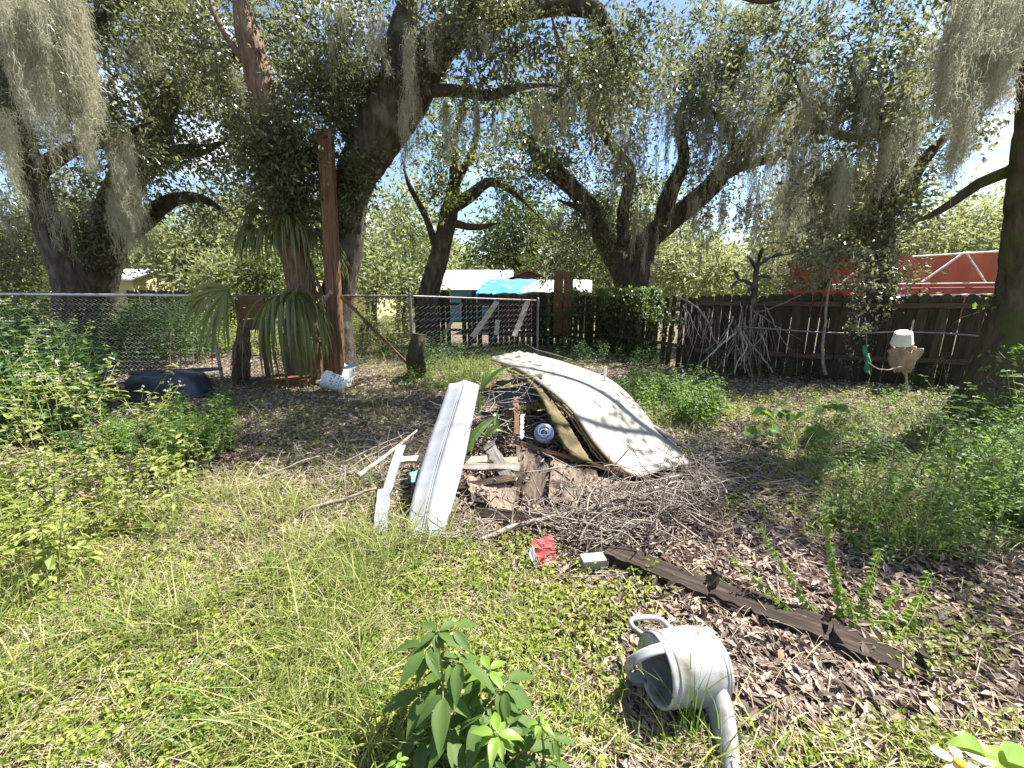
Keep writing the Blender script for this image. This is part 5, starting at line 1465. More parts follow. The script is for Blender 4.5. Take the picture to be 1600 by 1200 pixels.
brush('brushwood', 'loose twigs among the leaves below the heap', [(720, 840), (780, 830), (700, 860), (900, 850)], .18, 90, 4, .0034, .2)
brush('brushwood', 'twigs poking out inside the hollow of the heap', [(790, 715), (820, 710), (850, 715), (760, 720)], .14, 150, 5, .0045, .9)
brush('brushwood', 'twigs and roots on the ground right of the curved sheet', [(1090, 740), (1130, 760), (1210, 770), (1260, 780), (1120, 700)], .28, 240, 6, .004, .15)
brush('brushwood', 'twigs scattered left of the white plank', [(590, 720), (620, 760), (560, 760), (520, 740), (640, 690)], .3, 260, 7, .0042, .2)

# red carton, brick, teal scrap, rotten sleeper board
root = thing('carton', 'crushed red and white carton in front of the heap', 'carton', G(850, 872))
cc = G(850, 868)
Rz = np.array(Matrix.Rotation(.5, 3, 'Z') @ Matrix.Rotation(.35, 3, 'X') @ Matrix.Rotation(-.25, 3, 'Y'))
cs = [D(830, 848, 2.28), D(862, 834, 2.36), D(870, 862, 2.28), D(842, 878, 2.22)]
P = bil(cs, 6, 6) + RNG.normal(0, .004, (6, 6, 3))
mb = MB(); shell(mb, P, .006); mb.build('top_panel', M['red_card'], root)
P = bil([cs[0] + [0, -.003, -.002], cs[0] * .0 + D(842, 878, 2.215), D(840, 895, 2.19), D(826, 866, 2.24)], 5, 5) + RNG.normal(0, .003, (5, 5, 3))
mb = MB(); shell(mb, P, .005); mb.build('side_panel', M['white_card'], root)
P = bil([D(844, 879, 2.21), D(868, 864, 2.27), D(870, 882, 2.23), D(846, 894, 2.18)], 5, 5) + RNG.normal(0, .004, (5, 5, 3))
mb = MB(); shell(mb, P, .005); mb.build('end_panel', M['red_card'], root)
mb = MB(); box(mb, G(926, 885) + [0, 0, .035], (.15, .085, .065), Matrix.Rotation(.15, 3, 'Z'))
br = mb.build('brick', M['concrete']); tag(br, 'pale grey block on the leaves beside the rotten board', 'block')
mo = br.modifiers.new('bevel', 'BEVEL'); mo.width = .006; mo.segments = 2
quad_sheet('plastic_scrap', ((640, 738, 3.0), (655, 734, 3.05), (658, 752, 2.95), (643, 756, 2.92)), .004, M['teal_plastic'], 'small teal plastic scrap beside the white plank', 'plastic scrap', n=8, m=8, warp=.012, rag=.003, seed=9)
root = thing('rotten_board', 'long dark rotten board lying on the leaf litter behind the watering can', 'board', G(1200, 950))
a_, b_ = G(948, 868), G(1448, 1062)
d_ = unit(b_ - a_); sd = np.array([-d_[1], d_[0], 0])
for k_, (s0, s1, w_, off, th) in enumerate(((0, .56, .15, .0, .055), (.40, .80, .16, .012, .05), (.74, 1.0, .15, -.005, .04))):
    L_ = np.linalg.norm(b_ - a_)
    plank('length', a_ + d_ * L_ * s0 + sd * off + [0, 0, .062 + .008 * k_ - (.0 if k_ < 2 else .015)], a_ + d_ * L_ * s1 + sd * off + [0, 0, .058 + (.004 if k_ else .0)], w_, th, M['sleeper'], parent=root, seed=60 + k_, rag=.006, end=.05, n=26, warp=.008)

# aloe-like leaves pushing through the heap
def fleshy(label, specs, loc):
    root = thing('aloe', label, 'plant', loc)
    for k_, (p0, p1, Y0, Y1, w_) in enumerate(specs):
        a_, b_ = D(*p0, Y0), D(*p1, Y1)
        t = np.linspace(0, 1, 10)
        P = a_ + (b_ - a_) * t[:, None] + np.array([0, 0, 1]) * (.06 * np.sin(t * math.pi))[:, None]
        W = w_ * np.array([.7, .9, 1, 1, .97, .9, .78, .6, .35, .03])
        vw = unit(np.cross(b_ - a_, [0.05, -1, .35]))
        mb = MB(); V(mb, P, W, np.broadcast_to(vw, P.shape)); mb.build('leaf', M['agave'], root)
    return root
fleshy('yellow-green spiky aloe leaves in the middle of the heap', [((722, 712), (778, 650), 3.2, 3.4, .035), ((757, 684), (790, 676), 3.3, 3.35, .028), ((776, 678), (774, 645), 3.38, 3.5, .02), ((735, 705), (748, 690), 3.2, 3.2, .02)], G(750, 720))
fleshy('thin green aloe leaves beside the top end of the white plank', [((749, 648), (747, 604), 3.6, 3.7, .018), ((752, 608), (804, 573), 3.8, 3.9, .02), ((752, 604), (778, 578), 3.85, 4.0, .018), ((753, 612), (755, 582), 3.8, 3.9, .012)], G(756, 640))

# ------------------------------------------------------------------ the watering can
CAN_ROLL = 160
root = thing('watering_can', 'grey-white plastic watering can lying on its side on the litter', 'watering can', (0, 0, 0))
# local Z = can axis from the closed bottom (0) to the mouth
mb = MB(); lathe(mb, [(0, .004), (.09, .0), (.128, .012), (.146, .045), (.153, .10), (.150, .17), (.142, .25), (.138, .285), (.143, .29), (.143, .305), (.137, .308), (.131, .30), (.133, .25), (.143, .12), (.135, .05), (.10, .02), (0, .015)], 44)
local('body', mb, M['can_white'], root)
for z0_, r0_ in ((.268, .1405), (.052, .1475), (.036, .142)):
    mb = MB(); lathe(mb, [(r0_ - .003, z0_ - .006), (r0_ + .0035, z0_ - .003), (r0_ + .0035, z0_ + .003), (r0_ - .003, z0_ + .006)], 44); local('band', mb, M['can_white'], root)
# half cover of the mouth
aa = np.linspace(math.radians(-75), math.radians(75), 22)
P = np.array([[[rr_ * math.cos(b_), rr_ * math.sin(b_), .303 + .02 * (1 - (rr_ / .135) ** 2)] for b_ in aa] for rr_ in np.linspace(.133, .085, 5)])
mb = MB(); shell(mb, P, .005); local('cover', mb, M['can_white'], root)
# carrying bow over the mouth
s = np.linspace(0, math.pi, 24)
bow = np.stack([.02 + .0 * s, .138 * np.cos(s), .29 + .135 * np.sin(s)], -1)
Pb = np.stack([bow + [wv, 0, 0] for wv in np.linspace(-.02, .02, 5)], 1)
mb = MB(); shell(mb, Pb, .008); local('carry_handle', mb, M['can_white'], root)
# rear grip
gp = catmull(np.array([[.13, 0, .285], [.175, 0, .33], [.205, 0, .33], [.215, 0, .30], [.215, 0, .22], [.2, 0, .17], [.15, 0, .14]]), .012)
mb = MB(); tubes(mb, gp, np.full(len(gp), .0125), 10, cap=True); local('grip', mb, M['can_white'], root)
# spout: wide flat root low on the wall, narrowing to a slanted end
sp_ = catmull(np.array([[-.10, 0, .085], [-.17, 0, .09], [-.25, 0, .115], [-.33, 0, .15], [-.40, 0, .185]]), .02)
K = len(sp_); hw_ = np.linspace(.085, .036, K); hh_ = np.linspace(.05, .026, K)
T = unit(np.gradient(sp_, axis=0)); U = np.broadcast_to([0, 1.0, 0], T.shape); Vv = np.cross(T, U)
a = np.linspace(0, 2 * np.pi, 18, endpoint=False)
ring = sp_[:, None] + U[:, None] * (np.cos(a)[None, :, None] * hw_[:, None, None]) + Vv[:, None] * (np.sin(a)[None, :, None] * hh_[:, None, None])
ii = np.arange(K * 18).reshape(K, 18)
mb = MB(); mb.add(ring, np.stack([ii[:-1], np.roll(ii[:-1], -1, 1), np.roll(ii[1:], -1, 1), ii[1:]], -1).reshape(-1, 4)); local('spout', mb, M['can_white'], root)
CAN0, CAN1 = G(1118, 1036, .138), G(1036, 1050, .145)
place(root, CAN0, CAN0 + unit(CAN1 - CAN0 + [0, 0, .02]), math.radians(CAN_ROLL))
root.scale = (.93, .93, .93)

# ------------------------------------------------------------------ ground vegetation
def ell(px, py, es, seed=0, rag=.55):
    """how much of something grows at a spot: soft-edged patches given by where the photo shows them"""
    v = np.zeros_like(px)
    nz = (fnoise(px / 45 + seed, py / 28 + seed * 3) - .5) * 2 * rag
    for (cx, cy_, rx, ry, a) in es:
        d = np.hypot((px - cx) / rx, (py - cy_) / ry)
        v = np.maximum(v, a * np.clip((1.25 - d - nz * .6) / .5, 0, 1))
    return v

def ground_points(n, dens, seed, y0=.55, y1=14.0, a=.7, ylim=470):
    rng = np.random.default_rng(seed)
    u = rng.random(n)
    Y = (y0 ** (1 - a) + u * (y1 ** (1 - a) - y0 ** (1 - a))) ** (1 / (1 - a))
    X = (rng.random(n) * 2 - 1) * (Y * 1.45 + 1.9)
    P = np.column_stack([X, Y, gz(X, Y)])
    px, py = toPx(P)
    k = rng.random(n) < dens(px, py)
    P = P[k]
    P[:, 2] = np.maximum(P[:, 2], np.where((np.abs(P[:, 0] - hc[0]) < 1.3) & (np.abs(P[:, 1] - hc[1] - .5) < 1.2), heap_z(P[:, 0], P[:, 1]), -1))
    return P, px[k], py[k], rng

GRASS = [(300, 960, 420, 150, 1), (520, 830, 110, 90, .9), (650, 1000, 200, 160, .75), (120, 1120, 260, 130, .55), (480, 1120, 260, 110, .9), (820, 1130, 160, 90, .55), (380, 800, 120, 60, .6), (1080, 1190, 120, 40, .5),
         (720, 600, 70, 35, .7), (1050, 640, 90, 45, .5), (1450, 780, 200, 90, .7), (1330, 690, 160, 50, .4), (700, 545, 120, 30, .6), (600, 540, 60, 50, .7), (1540, 700, 80, 40, .7), (1400, 1190, 200, 30, .4), (610, 640, 50, 30, .25), (450, 640, 120, 40, .15)]
COVER = [(770, 975, 210, 115, 1), (690, 1120, 270, 110, 1), (300, 1110, 340, 130, .75), (500, 960, 160, 80, .6), (250, 960, 260, 90, .5), (90, 880, 140, 70, .8), (930, 1080, 50, 120, .6), (1360, 1180, 150, 40, .85), (1000, 930, 40, 40, .4), (1270, 760, 130, 60, .5), (1300, 660, 150, 40, .5),
         (240, 1000, 200, 80, .45), (1450, 1150, 160, 30, .25), (1180, 640, 60, 30, .5), (760, 560, 130, 40, .6), (1480, 1010, 100, 80, .25), (520, 690, 140, 50, .18), (690, 590, 90, 25, .6), (880, 540, 100, 20, .5)]
LITTER_NOT = [(600, 520, 90, 30, .6), (760, 530, 120, 20, .4)]

# dead leaves
P, px, py, rng = ground_points(150000, lambda x, y: np.clip(1 - .5 * ell(x, y, GRASS, 1) - .15 * ell(x, y, COVER, 2), 0, 1) * np.where(y > 560, 1, .6), 101, a=.9, y1=12)
n = len(P); sz = rng.uniform(.03, .075, n) * (1 + .05 * P[:, 1])
ax = unit(np.column_stack([rng.normal(size=(n, 2)), rng.normal(0, .28, n)])); nr = unit(np.column_stack([rng.normal(0, .42, (n, 2)), np.ones(n)]))
P[:, 2] += np.abs(rng.normal(0, .012, n)) + .004
near = P[:, 1] < 1.75
mb = MB()
leaf_cloud(mb, P[near], ax[near], nr[near], sz[near], sz[near] * .42, fold=.3, fancy=True)
leaf_cloud(mb, P[~near], ax[~near], nr[~near], sz[~near], sz[~near] * .45, fold=.35)
tag(mb.build('leaf_litter', M['litter'], None, kind='stuff'), 'brown fallen oak leaves covering the ground', 'leaf litter')
# leaves caught on the heap
rng = np.random.default_rng(5)
n = 6000; xx = hc[0] + rng.uniform(-1.1, 1.1, n); yy = hc[1] + .35 + rng.uniform(-.9, .5, n)
P = np.column_stack([xx, yy, np.maximum(heap_z(xx, yy), 0) + .012]); ax = rand_dirs(rng, n) * [1, 1, .4]; nr = unit(np.column_stack([rng.normal(0, .5, (n, 2)), np.ones(n)]))
mb = MB(); leaf_cloud(mb, P, ax, nr, rng.uniform(.03, .07, n), rng.uniform(.015, .03, n), fold=.35)
for Q in SCRAPS:                        # and on the plywood
    w_ = np.cross(Q[-1, 0] - Q[0, 0], Q[0, -1] - Q[0, 0]); w_ = unit(w_) * (1 if w_[2] > 0 else -1)
    k_ = rng.integers(0, 144, 46); p_ = Q.reshape(-1, 3)[k_] + w_ * .02 + rng.normal(0, .012, (46, 3))
    leaf_cloud(mb, p_, rand_dirs(rng, 46), unit(w_ + rng.normal(0, .4, (46, 3))), rng.uniform(.03, .065, 46), rng.uniform(.014, .026, 46), fold=.35)
tag(mb.build('heap_leaves', M['litter'], None, kind='stuff'), 'dead leaves caught among the rubbish', 'leaf litter')

# grass
def blades(P, hgt, wid, lean, rng, mb, K=5, mat=0):
    n = len(P); t = np.linspace(0, 1, K)
    a = rng.random(n) * 2 * np.pi; d = np.column_stack([np.cos(a), np.sin(a), np.zeros(n)])
    ln = np.abs(rng.normal(lean, .35, n)).clip(0.05, 1.6)
    Q = P[:, None] + d[:, None] * (hgt * ln)[:, None, None] * (t ** 1.8)[None, :, None]
    Q[..., 2] += hgt[:, None] * (t * (1 - .45 * (ln.clip(0, 1.3)[:, None]) * t))
    W = wid[:, None] * np.array([.75, 1, .85, .55, .06])[None] if K == 5 else wid[:, None] * np.linspace(1, .1, K)[None]
    ribbons(mb, Q, W, unit(np.column_stack([-d[:, 1] + rng.normal(0, .3, n), d[:, 0] + rng.normal(0, .3, n), rng.normal(0, .2, n)])), mat)
P, px, py, rng = ground_points(145000, lambda x, y: ell(x, y, GRASS, 1), 102, a=.8, y1=13)
h = rng.uniform(.04, .17, len(P)) * (1 + 1.0 * (vnoise(P[:, 0] * 2.3, P[:, 1] * 2.3) > .62)) * (1 + .05 * P[:, 1])
mb = MB(); blades(P, h, rng.uniform(.0012, .0032, len(P)) * (1 + .1 * P[:, 1]), .8, rng, mb)
tag(mb.build('grass', M['grass'], None, kind='stuff'), 'unmown yellow-green grass in the clearing', 'grass')
# dry straw lying flat
P, px, py, rng = ground_points(60000, lambda x, y: np.maximum(ell(x, y, GRASS, 4), .12), 103, a=.8, y1=9)
n = len(P); t = np.linspace(-.5, .5, 4); d = unit(np.column_stack([rng.normal(size=(n, 2)), rng.normal(0, .12, n)]))
P[:, 2] += .015 + .02 * rng.random(n)
Q = P[:, None] + d[:, None] * (rng.uniform(.06, .26, n)[:, None] * t)[..., None]; Q[..., 2] += .03 * (1 - 4 * t ** 2)[None]
mb = MB(); ribbons(mb, Q, np.broadcast_to(rng.uniform(.001, .002, (n, 1)), (n, 4)), unit(np.cross(d, [0, 0, 1.0]) + rng.normal(0, .3, (n, 3))))
tag(mb.build('straw', M['straw'], None, kind='stuff'), 'dry straw lying between the grass', 'straw')
# low creeping leaves
P, px, py, rng = ground_points(400000, lambda x, y: ell(x, y, COVER, 2, .8) * np.clip(.55 + 1.6 * (vnoise(x / 9, y / 7) - .35), 0, 1), 104, a=.9, y1=11)
n = len(P); P[:, 2] += rng.uniform(.005, .06, n) * (.5 + 1.4 * vnoise(P[:, 0] * 6, P[:, 1] * 6))
ax = unit(np.column_stack([rng.normal(size=(n, 2)), rng.normal(.15, .35, n)])); nr = unit(np.column_stack([rng.normal(0, .7, (n, 2)), np.ones(n)]))
L = rng.uniform(.010, .030, n) * (1 + .14 * P[:, 1])
mb = MB(); leaf_cloud(mb, P, ax, nr, L, L * .62, fold=.2)
tag(mb.build('ground_cover', M['ground_cover'], None, kind='stuff'), 'creeping small-leaved ground cover, bright yellow-green in the sun', 'ground cover')
# fine twigs everywhere on the litter
P, px, py, rng = ground_points(3600, lambda x, y: np.where(y > 570, .8, .3), 105, a=.9, y1=9)
n = len(P); t = np.linspace(-.5, .5, 5); d = unit(np.column_stack([rng.normal(size=(n, 2)), rng.normal(0, .08, n)]))
P[:, 2] += .018
Q = P[:, None] + d[:, None] * (rng.uniform(.06, .4, n)[:, None] * t)[..., None] + np.cumsum(rng.normal(0, .005, (n, 5, 3)), 1)
mb = MB(); tubes(mb, Q, np.broadcast_to(rng.uniform(.0012, .0038, (n, 1)), (n, 5)), 3)
tag(mb.build('fallen_twigs', M['deadwood'], None, kind='stuff'), 'fine fallen twigs among the dead leaves', 'twigs')

# masses of weeds nobody could count
def weed_mass(name, label, mat, es, n, hr, leaf, per, seed, bush=.2, category='weeds', fancy=False, top=None, lean=.18):
    rng = np.random.default_rng(seed)
    pts = []
    w = np.array([e[2] * e[3] for e in es], float); w /= w.sum()
    k = rng.choice(len(es), n, p=w)
    e = np.array(es)[k]
    a = rng.random(n) * 2 * np.pi; r = np.sqrt(rng.random(n))
    B = G(e[:, 0] + e[:, 2] * r * np.cos(a), e[:, 1] + e[:, 3] * r * np.sin(a))
    h = rng.uniform(*hr, n)
    ln = rng.normal(0, lean, (n, 2))
    t = np.linspace(0, 1, 5)
    S = B[:, None] + np.stack([ln[:, :1] * h[:, None] * t ** 1.5, ln[:, 1:] * h[:, None] * t ** 1.5, h[:, None] * t], -1)
    mb = MB(); tubes(mb, S, np.linspace(1, .4, 5)[None] * (h * .006 + .0015)[:, None], 3)
    m = per
    tt = rng.uniform(.12, 1.02, (n, m)) ** .8
    f = tt * 4; i0 = np.clip(np.floor(f).astype(int), 0, 3); fr = (f - i0)[..., None]
    ar = np.arange(n)[:, None]
    C = S[ar, i0] * (1 - fr) + S[ar, i0 + 1] * fr
    az = rng.random((n, m)) * 2 * np.pi
    rad = np.stack([np.cos(az), np.sin(az), np.zeros((n, m))], -1)
    C = C + rad * ((bush * h)[:, None] * (1.1 - .75 * tt) * rng.random((n, m)))[..., None]
    C[..., 2] = np.maximum(C[..., 2], .01)
    ax = unit(rad + np.stack([rng.normal(0, .3, (n, m)), rng.normal(0, .3, (n, m)), rng.normal(-.12, .35, (n, m))], -1)).reshape(-1, 3)
    nr = unit(rng.normal(0, .35, (n * m, 3)) + [0, 0, 1])
    L = (leaf * rng.uniform(.55, 1.2, (n, m)) * (1.1 - .5 * tt)).reshape(-1)
    leaf_cloud(mb, C.reshape(-1, 3), ax, nr, L, L * .52, 1, fold=.2, fancy=fancy)
    return tag(mb.build(name, [M['stem'], mat], None, kind='stuff'), label, category)

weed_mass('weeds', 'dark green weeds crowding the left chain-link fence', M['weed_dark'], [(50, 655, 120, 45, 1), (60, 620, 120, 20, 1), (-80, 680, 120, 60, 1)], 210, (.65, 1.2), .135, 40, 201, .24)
weed_mass('weeds', 'deep weeds beyond the left chain-link fence', M['weed_dark'], [(130, 560, 220, 22, 1), (270, 560, 80, 18, 1)], 230, (.95, 1.55), .15, 46, 202, .25)
weed_mass('weeds', 'mid-green weeds around the black tub', M['weed_leaf'], [(310, 690, 60, 40, 1), (250, 705, 90, 30, 1), (345, 650, 18, 26, 1)], 120, (.16, .46), .085, 30, 203, .3)
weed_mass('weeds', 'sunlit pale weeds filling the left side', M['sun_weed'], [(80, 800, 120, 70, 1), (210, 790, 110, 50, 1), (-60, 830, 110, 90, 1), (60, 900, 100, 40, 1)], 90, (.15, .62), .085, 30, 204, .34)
weed_mass('weeds', 'green weeds in the shade on the right side', M['weed_leaf'], [(1460, 780, 190, 90, 1), (1400, 840, 120, 50, 1), (1560, 760, 120, 110, 1), (1300, 730, 110, 45, 1)], 200, (.06, .36), .062, 28, 205, .42)
weed_mass('weeds', 'feathery green weeds by the foot of the huge oak', M['weed_leaf'], [(1530, 690, 90, 35, 1), (1620, 760, 120, 80, 1)], 150, (.2, .5), .07, 40, 206, .35)
weed_mass('weeds', 'low scattered weeds in the shade before the picket fence', M['weed_leaf'], [(1330, 660, 150, 40, 1), (1180, 610, 90, 18, 1), (1450, 640, 100, 30, 1)], 150, (.08, .3), .045, 26, 207, .5)
weed_mass('weeds', 'leafy bush behind the curved sheet', M['weed_leaf'], [(1060, 640, 75, 28, 1), (1100, 655, 40, 20, 1), (1000, 620, 40, 14, 1)], 120, (.2, .55), .08, 40, 208, .35)
weed_mass('weeds', 'sunny grass and weeds between stump and heap', M['weed_leaf'], [(700, 600, 60, 22, 1), (740, 590, 40, 18, 1), (690, 570, 40, 15, 1)], 80, (.15, .45), .06, 34, 209, .35)
weed_mass('weeds', 'bright weeds beyond the chain-link behind the post', M['sun_weed'], [(590, 545, 60, 14, 1), (610, 520, 60, 8, 1), (560, 530, 30, 12, 1)], 150, (.4, 1.3), .12, 36, 210, .3)
weed_mass('weeds', 'sunny weeds filling the strip behind the palms beyond the chain-link', M['sun_weed'], [(420, 548, 80, 14, 1), (560, 545, 50, 12, 1), (350, 545, 40, 12, 1)], 150, (.4, 1.2), .13, 34, 214, .3)
weed_mass('weeds', 'dark undergrowth along the foot of the picket fence', M['weed_dark'], [(1250, 590, 160, 6, 1), (1480, 600, 110, 8, 1), (1120, 585, 50, 6, 1)], 120, (.15, .7), .08, 26, 215, .35)
weed_mass('weeds', 'shady bush under the vine-covered fence corner', M['weed_dark'], [(930, 560, 60, 10, 1), (880, 550, 30, 7, 1), (1010, 572, 30, 10, 1)], 90, (.2, .55), .07, 40, 211, .45)
weed_mass('weeds', 'green leaves around the mossy stump', M['weed_dark'], [(690, 560, 40, 14, 1), (660, 575, 30, 10, 1)], 50, (.2, .75), .10, 30, 212, .45)
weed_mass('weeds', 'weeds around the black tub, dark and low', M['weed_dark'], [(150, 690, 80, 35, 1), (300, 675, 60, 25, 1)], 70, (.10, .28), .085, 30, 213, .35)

# vines over the fence corner
def vine_mass(name, label, mat, es, per_area, leaf, seed, Yf, th=.35, category='vine'):
    rng = np.random.default_rng(seed)
    mb = MB()
    for (cx, cy_, rx, ry) in es:
        Y0 = Yf(cx); n = int(per_area * rx * ry * math.pi * (Y0 / F) ** 2)
        a = rng.random(n) * 2 * np.pi; r = np.sqrt(rng.random(n))
        px_ = cx + rx * r * np.cos(a); py_ = cy_ + ry * r * np.sin(a)
        P = D(px_, py_, np.array([Yf(x) for x in px_]) - np.abs(rng.normal(0, th, n)))
        P += np.array([1, 1, 1]) * .12 * np.sin(P * 9)
        P[:, 2] = np.maximum(P[:, 2], .03)
        ax = unit(rng.normal(0, .6, (n, 3)) + [0, -.4, -.5]); nr = unit(rng.normal(0, .5, (n, 3)) + [0, -.5, .7])
        L = leaf * rng.uniform(.6, 1.3, n)
        leaf_cloud(mb, P, ax, nr, L, L * .62, 1)
        m = max(4, n // 90)
        q0 = P[rng.integers(0, n, m)]; t = np.linspace(0, 1, 7)
        S = q0[:, None] + np.cumsum(rng.normal(0, .06, (m, 7, 3)), 1) - np.array([0, 0, 1]) * (t * .5)[None, :, None]
        S[..., 2] = np.maximum(S[..., 2], .0)
        tubes(mb, S, np.full((m, 7), .005), 4)
    return tag(mb.build(name, [M['twig'], mat], None, kind='stuff'), label, category)
yf = lambda x: float(np.interp(x, [840, 930, 1084], [12.3, 12.0, 8.5]))
vine_mass('vine', 'dark vines smothering the wooden fence corner behind the heap', M['bg_leaf_dark'], [(900, 495, 60, 40), (960, 490, 55, 40), (1010, 490, 45, 40), (870, 520, 40, 30), (960, 535, 60, 20), (1040, 500, 30, 30)], 420, .085, 301, yf)
vine_mass('vine', 'brighter vine clump spilling over the top of the fence corner', M['weed_leaf'], [(990, 462, 45, 18), (1015, 475, 30, 18), (950, 468, 40, 10), (900, 462, 40, 6)], 420, .085, 302, lambda x: yf(x) - .25, .25)
vine_mass('vine', 'ivy climbing the picket fence in front of the ivy-dark oak', M['oak_leaf'], [(1375, 470, 40, 22), (1345, 505, 24, 40), (1340, 545, 14, 30), (1380, 430, 35, 25)], 520, .075, 303, lambda x: 7.35, .2)
vine_mass('vine', 'leafy boughs drooping before the left part of the red trailer', M['oak_leaf'], [(1300, 412, 50, 34), (1260, 430, 30, 30), (1350, 420, 40, 30)], 300, .10, 306, lambda x: 8.3, .5)
vine_mass('vine', 'green creeper on the foot of the huge oak at the right edge', M['weed_leaf'], [(1570, 600, 18, 40), (1558, 650, 18, 30), (1590, 560, 10, 30)], 900, .055, 304, lambda x: 4.55, .05)
vine_mass('vine', 'pale leafy twig hanging before the right picket tops', M['weed_leaf'], [(1550, 480, 30, 10), (1580, 470, 12, 6)], 500, .07, 305, lambda x: 5.6, .1)

# ---- weeds that stand out one by one
def weed_proto(seed, h, mat, leaf, flowers, nb=5, name='tall_weed'):
    rng = np.random.default_rng(seed)
    root = bpy.data.objects.new(name, None); COL.objects.link(root)
    st = MB(); lf = MB(); fl = MB()
    t = np.linspace(0, 1, 9)
    S = np.stack([.10 * h * np.sin(t * 2 + seed), .08 * h * np.sin(t * 1.7 + 2 * seed) , h * t], -1)
    tubes(st, S, np.linspace(.0065, .0025, 9), 6)
    tips = [(S[-1], unit(S[-1] - S[-2]))]
    LP, LA, LL = [], [], []
    def leafpair(p, d, s):
        a = rng.random() * 6.28
        for k in (0, math.pi):
            r = np.array([math.cos(a + k), math.sin(a + k), rng.uniform(-.35, .25)])
            LP.append(p); LA.append(unit(r + d * .2)); LL.append(s * rng.uniform(.75, 1.2))
    for i in range(2, 9):
        leafpair(S[i], np.array([0, 0, 1.]), leaf * (1.15 - .06 * i))
        if i % 2:
            leafpair(S[i] + [0, 0, .02], np.array([0, 0, 1.]), leaf * .7)
    for b in range(nb):
        i = int(rng.integers(3, 8)); a = rng.random() * 6.28; l = h * rng.uniform(.25, .45)
        d = np.array([math.cos(a) * .8, math.sin(a) * .8, .75])
        Q = S[i] + d * (l * t)[:, None] + np.array([0, 0, .12 * l]) * (t ** 2)[:, None]
        tubes(st, Q, np.linspace(.004, .0018, 9), 5)
        for j in (3, 5, 7, 8):
            leafpair(Q[j], d, leaf * .75)
        tips.append((Q[-1], unit(Q[-1] - Q[-2])))
    LP = np.array(LP); LA = np.array(LA); LL = np.array(LL)
    leaf_cloud(lf, LP, LA, unit(rng.normal(0, .25, LP.shape) + [0, 0, 1]), LL, LL * .5, fancy=True)
    for p, d in tips:
        for k in range(int(flowers)):
            q = p + rng.normal(0, .018, 3) + d * .03
            tubes(st, np.array([p, q]), np.full(2, .0012), 4)
            m = 9
            leaf_cloud(fl, np.repeat(q[None], m, 0), rand_dirs(rng, m, .5), rand_dirs(rng, m), .014, .008)
    def ch(nm, mb, mt):
        o = bpy.data.objects.new(nm, mb.mesh(nm, mt)); COL.objects.link(o); o.parent = root
        return o
    ch('stem', st, M['stem']); ch('leaves', lf, mat)['kind'] = 'stuff'
    if flowers:
        ch('flower_heads', fl, M['seed'])['kind'] = 'stuff'
    return root

def plant_out(protos, spots, group, seed, cat='weed'):
    rng = np.random.default_rng(seed)
    used = set()
    for i, (px_, py_, s, lab) in enumerate(spots):
        k = i % len(protos)
        o = protos[k] if k not in used else copy_tree(protos[k])
        used.add(k)
        p = G(px_, py_)
        o.location = (p[0], p[1], -.01); o.scale = (s, s, s); o.rotation_euler = (rng.normal(0, .08), rng.normal(0, .08), rng.random() * 6.28)
        tag(o, lab, cat, group)
A = 'tall pale weed with whitish seed heads in the sunny mass at left'
sunp = [weed_proto(400 + k, 1.0, M['sun_weed'], .085, 3, 6) for k in range(4)]
plant_out(sunp, [(x, y, s, A) for x, y, s in ((150, 800, 1.02), (225, 780, .9), (90, 780, .95), (40, 820, .88), (265, 755, .72), (180, 750, .8), (120, 850, .62), (20, 880, .62), (300, 740, .5), (70, 720, .85), (210, 820, .5), (140, 735, .85), (250, 800, .42), (15, 760, .8), (110, 910, .42), (320, 770, .4))], 'tall pale weeds at left', 31)
B = 'tall dark green weed rising in front of the left chain-link'
drk = [weed_proto(420 + k, 1.3, M['weed_leaf'], .11, 3, 6) for k in range(3)]
plant_out(drk, [(x, y, s, B) for x, y, s in ((60, 655, 1.0), (110, 660, .95), (165, 665, .8), (30, 690, .95), (10, 640, .95), (140, 640, .9), (-20, 660, 1.0), (85, 700, .8))], 'tall dark weeds by the left fence', 32)
C_ = 'bushy green weed among the shaded weeds on the right'
rgt = [weed_proto(440 + k, .8, M['weed_leaf'], .07, 0, 8) for k in range(3)]
plant_out(rgt, [(x, y, s, C_) for x, y, s in ((1420, 880, .7), (1480, 860, .9), (1540, 860, .95), (1380, 830, .85), (1450, 820, 1.0), (1580, 820, 1.1), (1350, 790, .7), (1520, 790, 1.1), (1410, 770, .9), (1300, 750, .65), (1560, 740, 1.0), (1480, 740, .9), (1340, 850, .7), (1500, 890, .7))], 'bushy weeds at right', 33)
D_ = 'leafy weed in the bush behind the curved sheet'
beh = [weed_proto(460, .7, M['weed_leaf'], .075, 0, 8)]
plant_out(beh, [(x, y, s, D_) for x, y, s in ((1050, 650, .8), (1095, 660, .75), (1020, 635, .7), (1075, 635, .9), (1120, 655, .6))], 'weeds behind the curved sheet', 34)

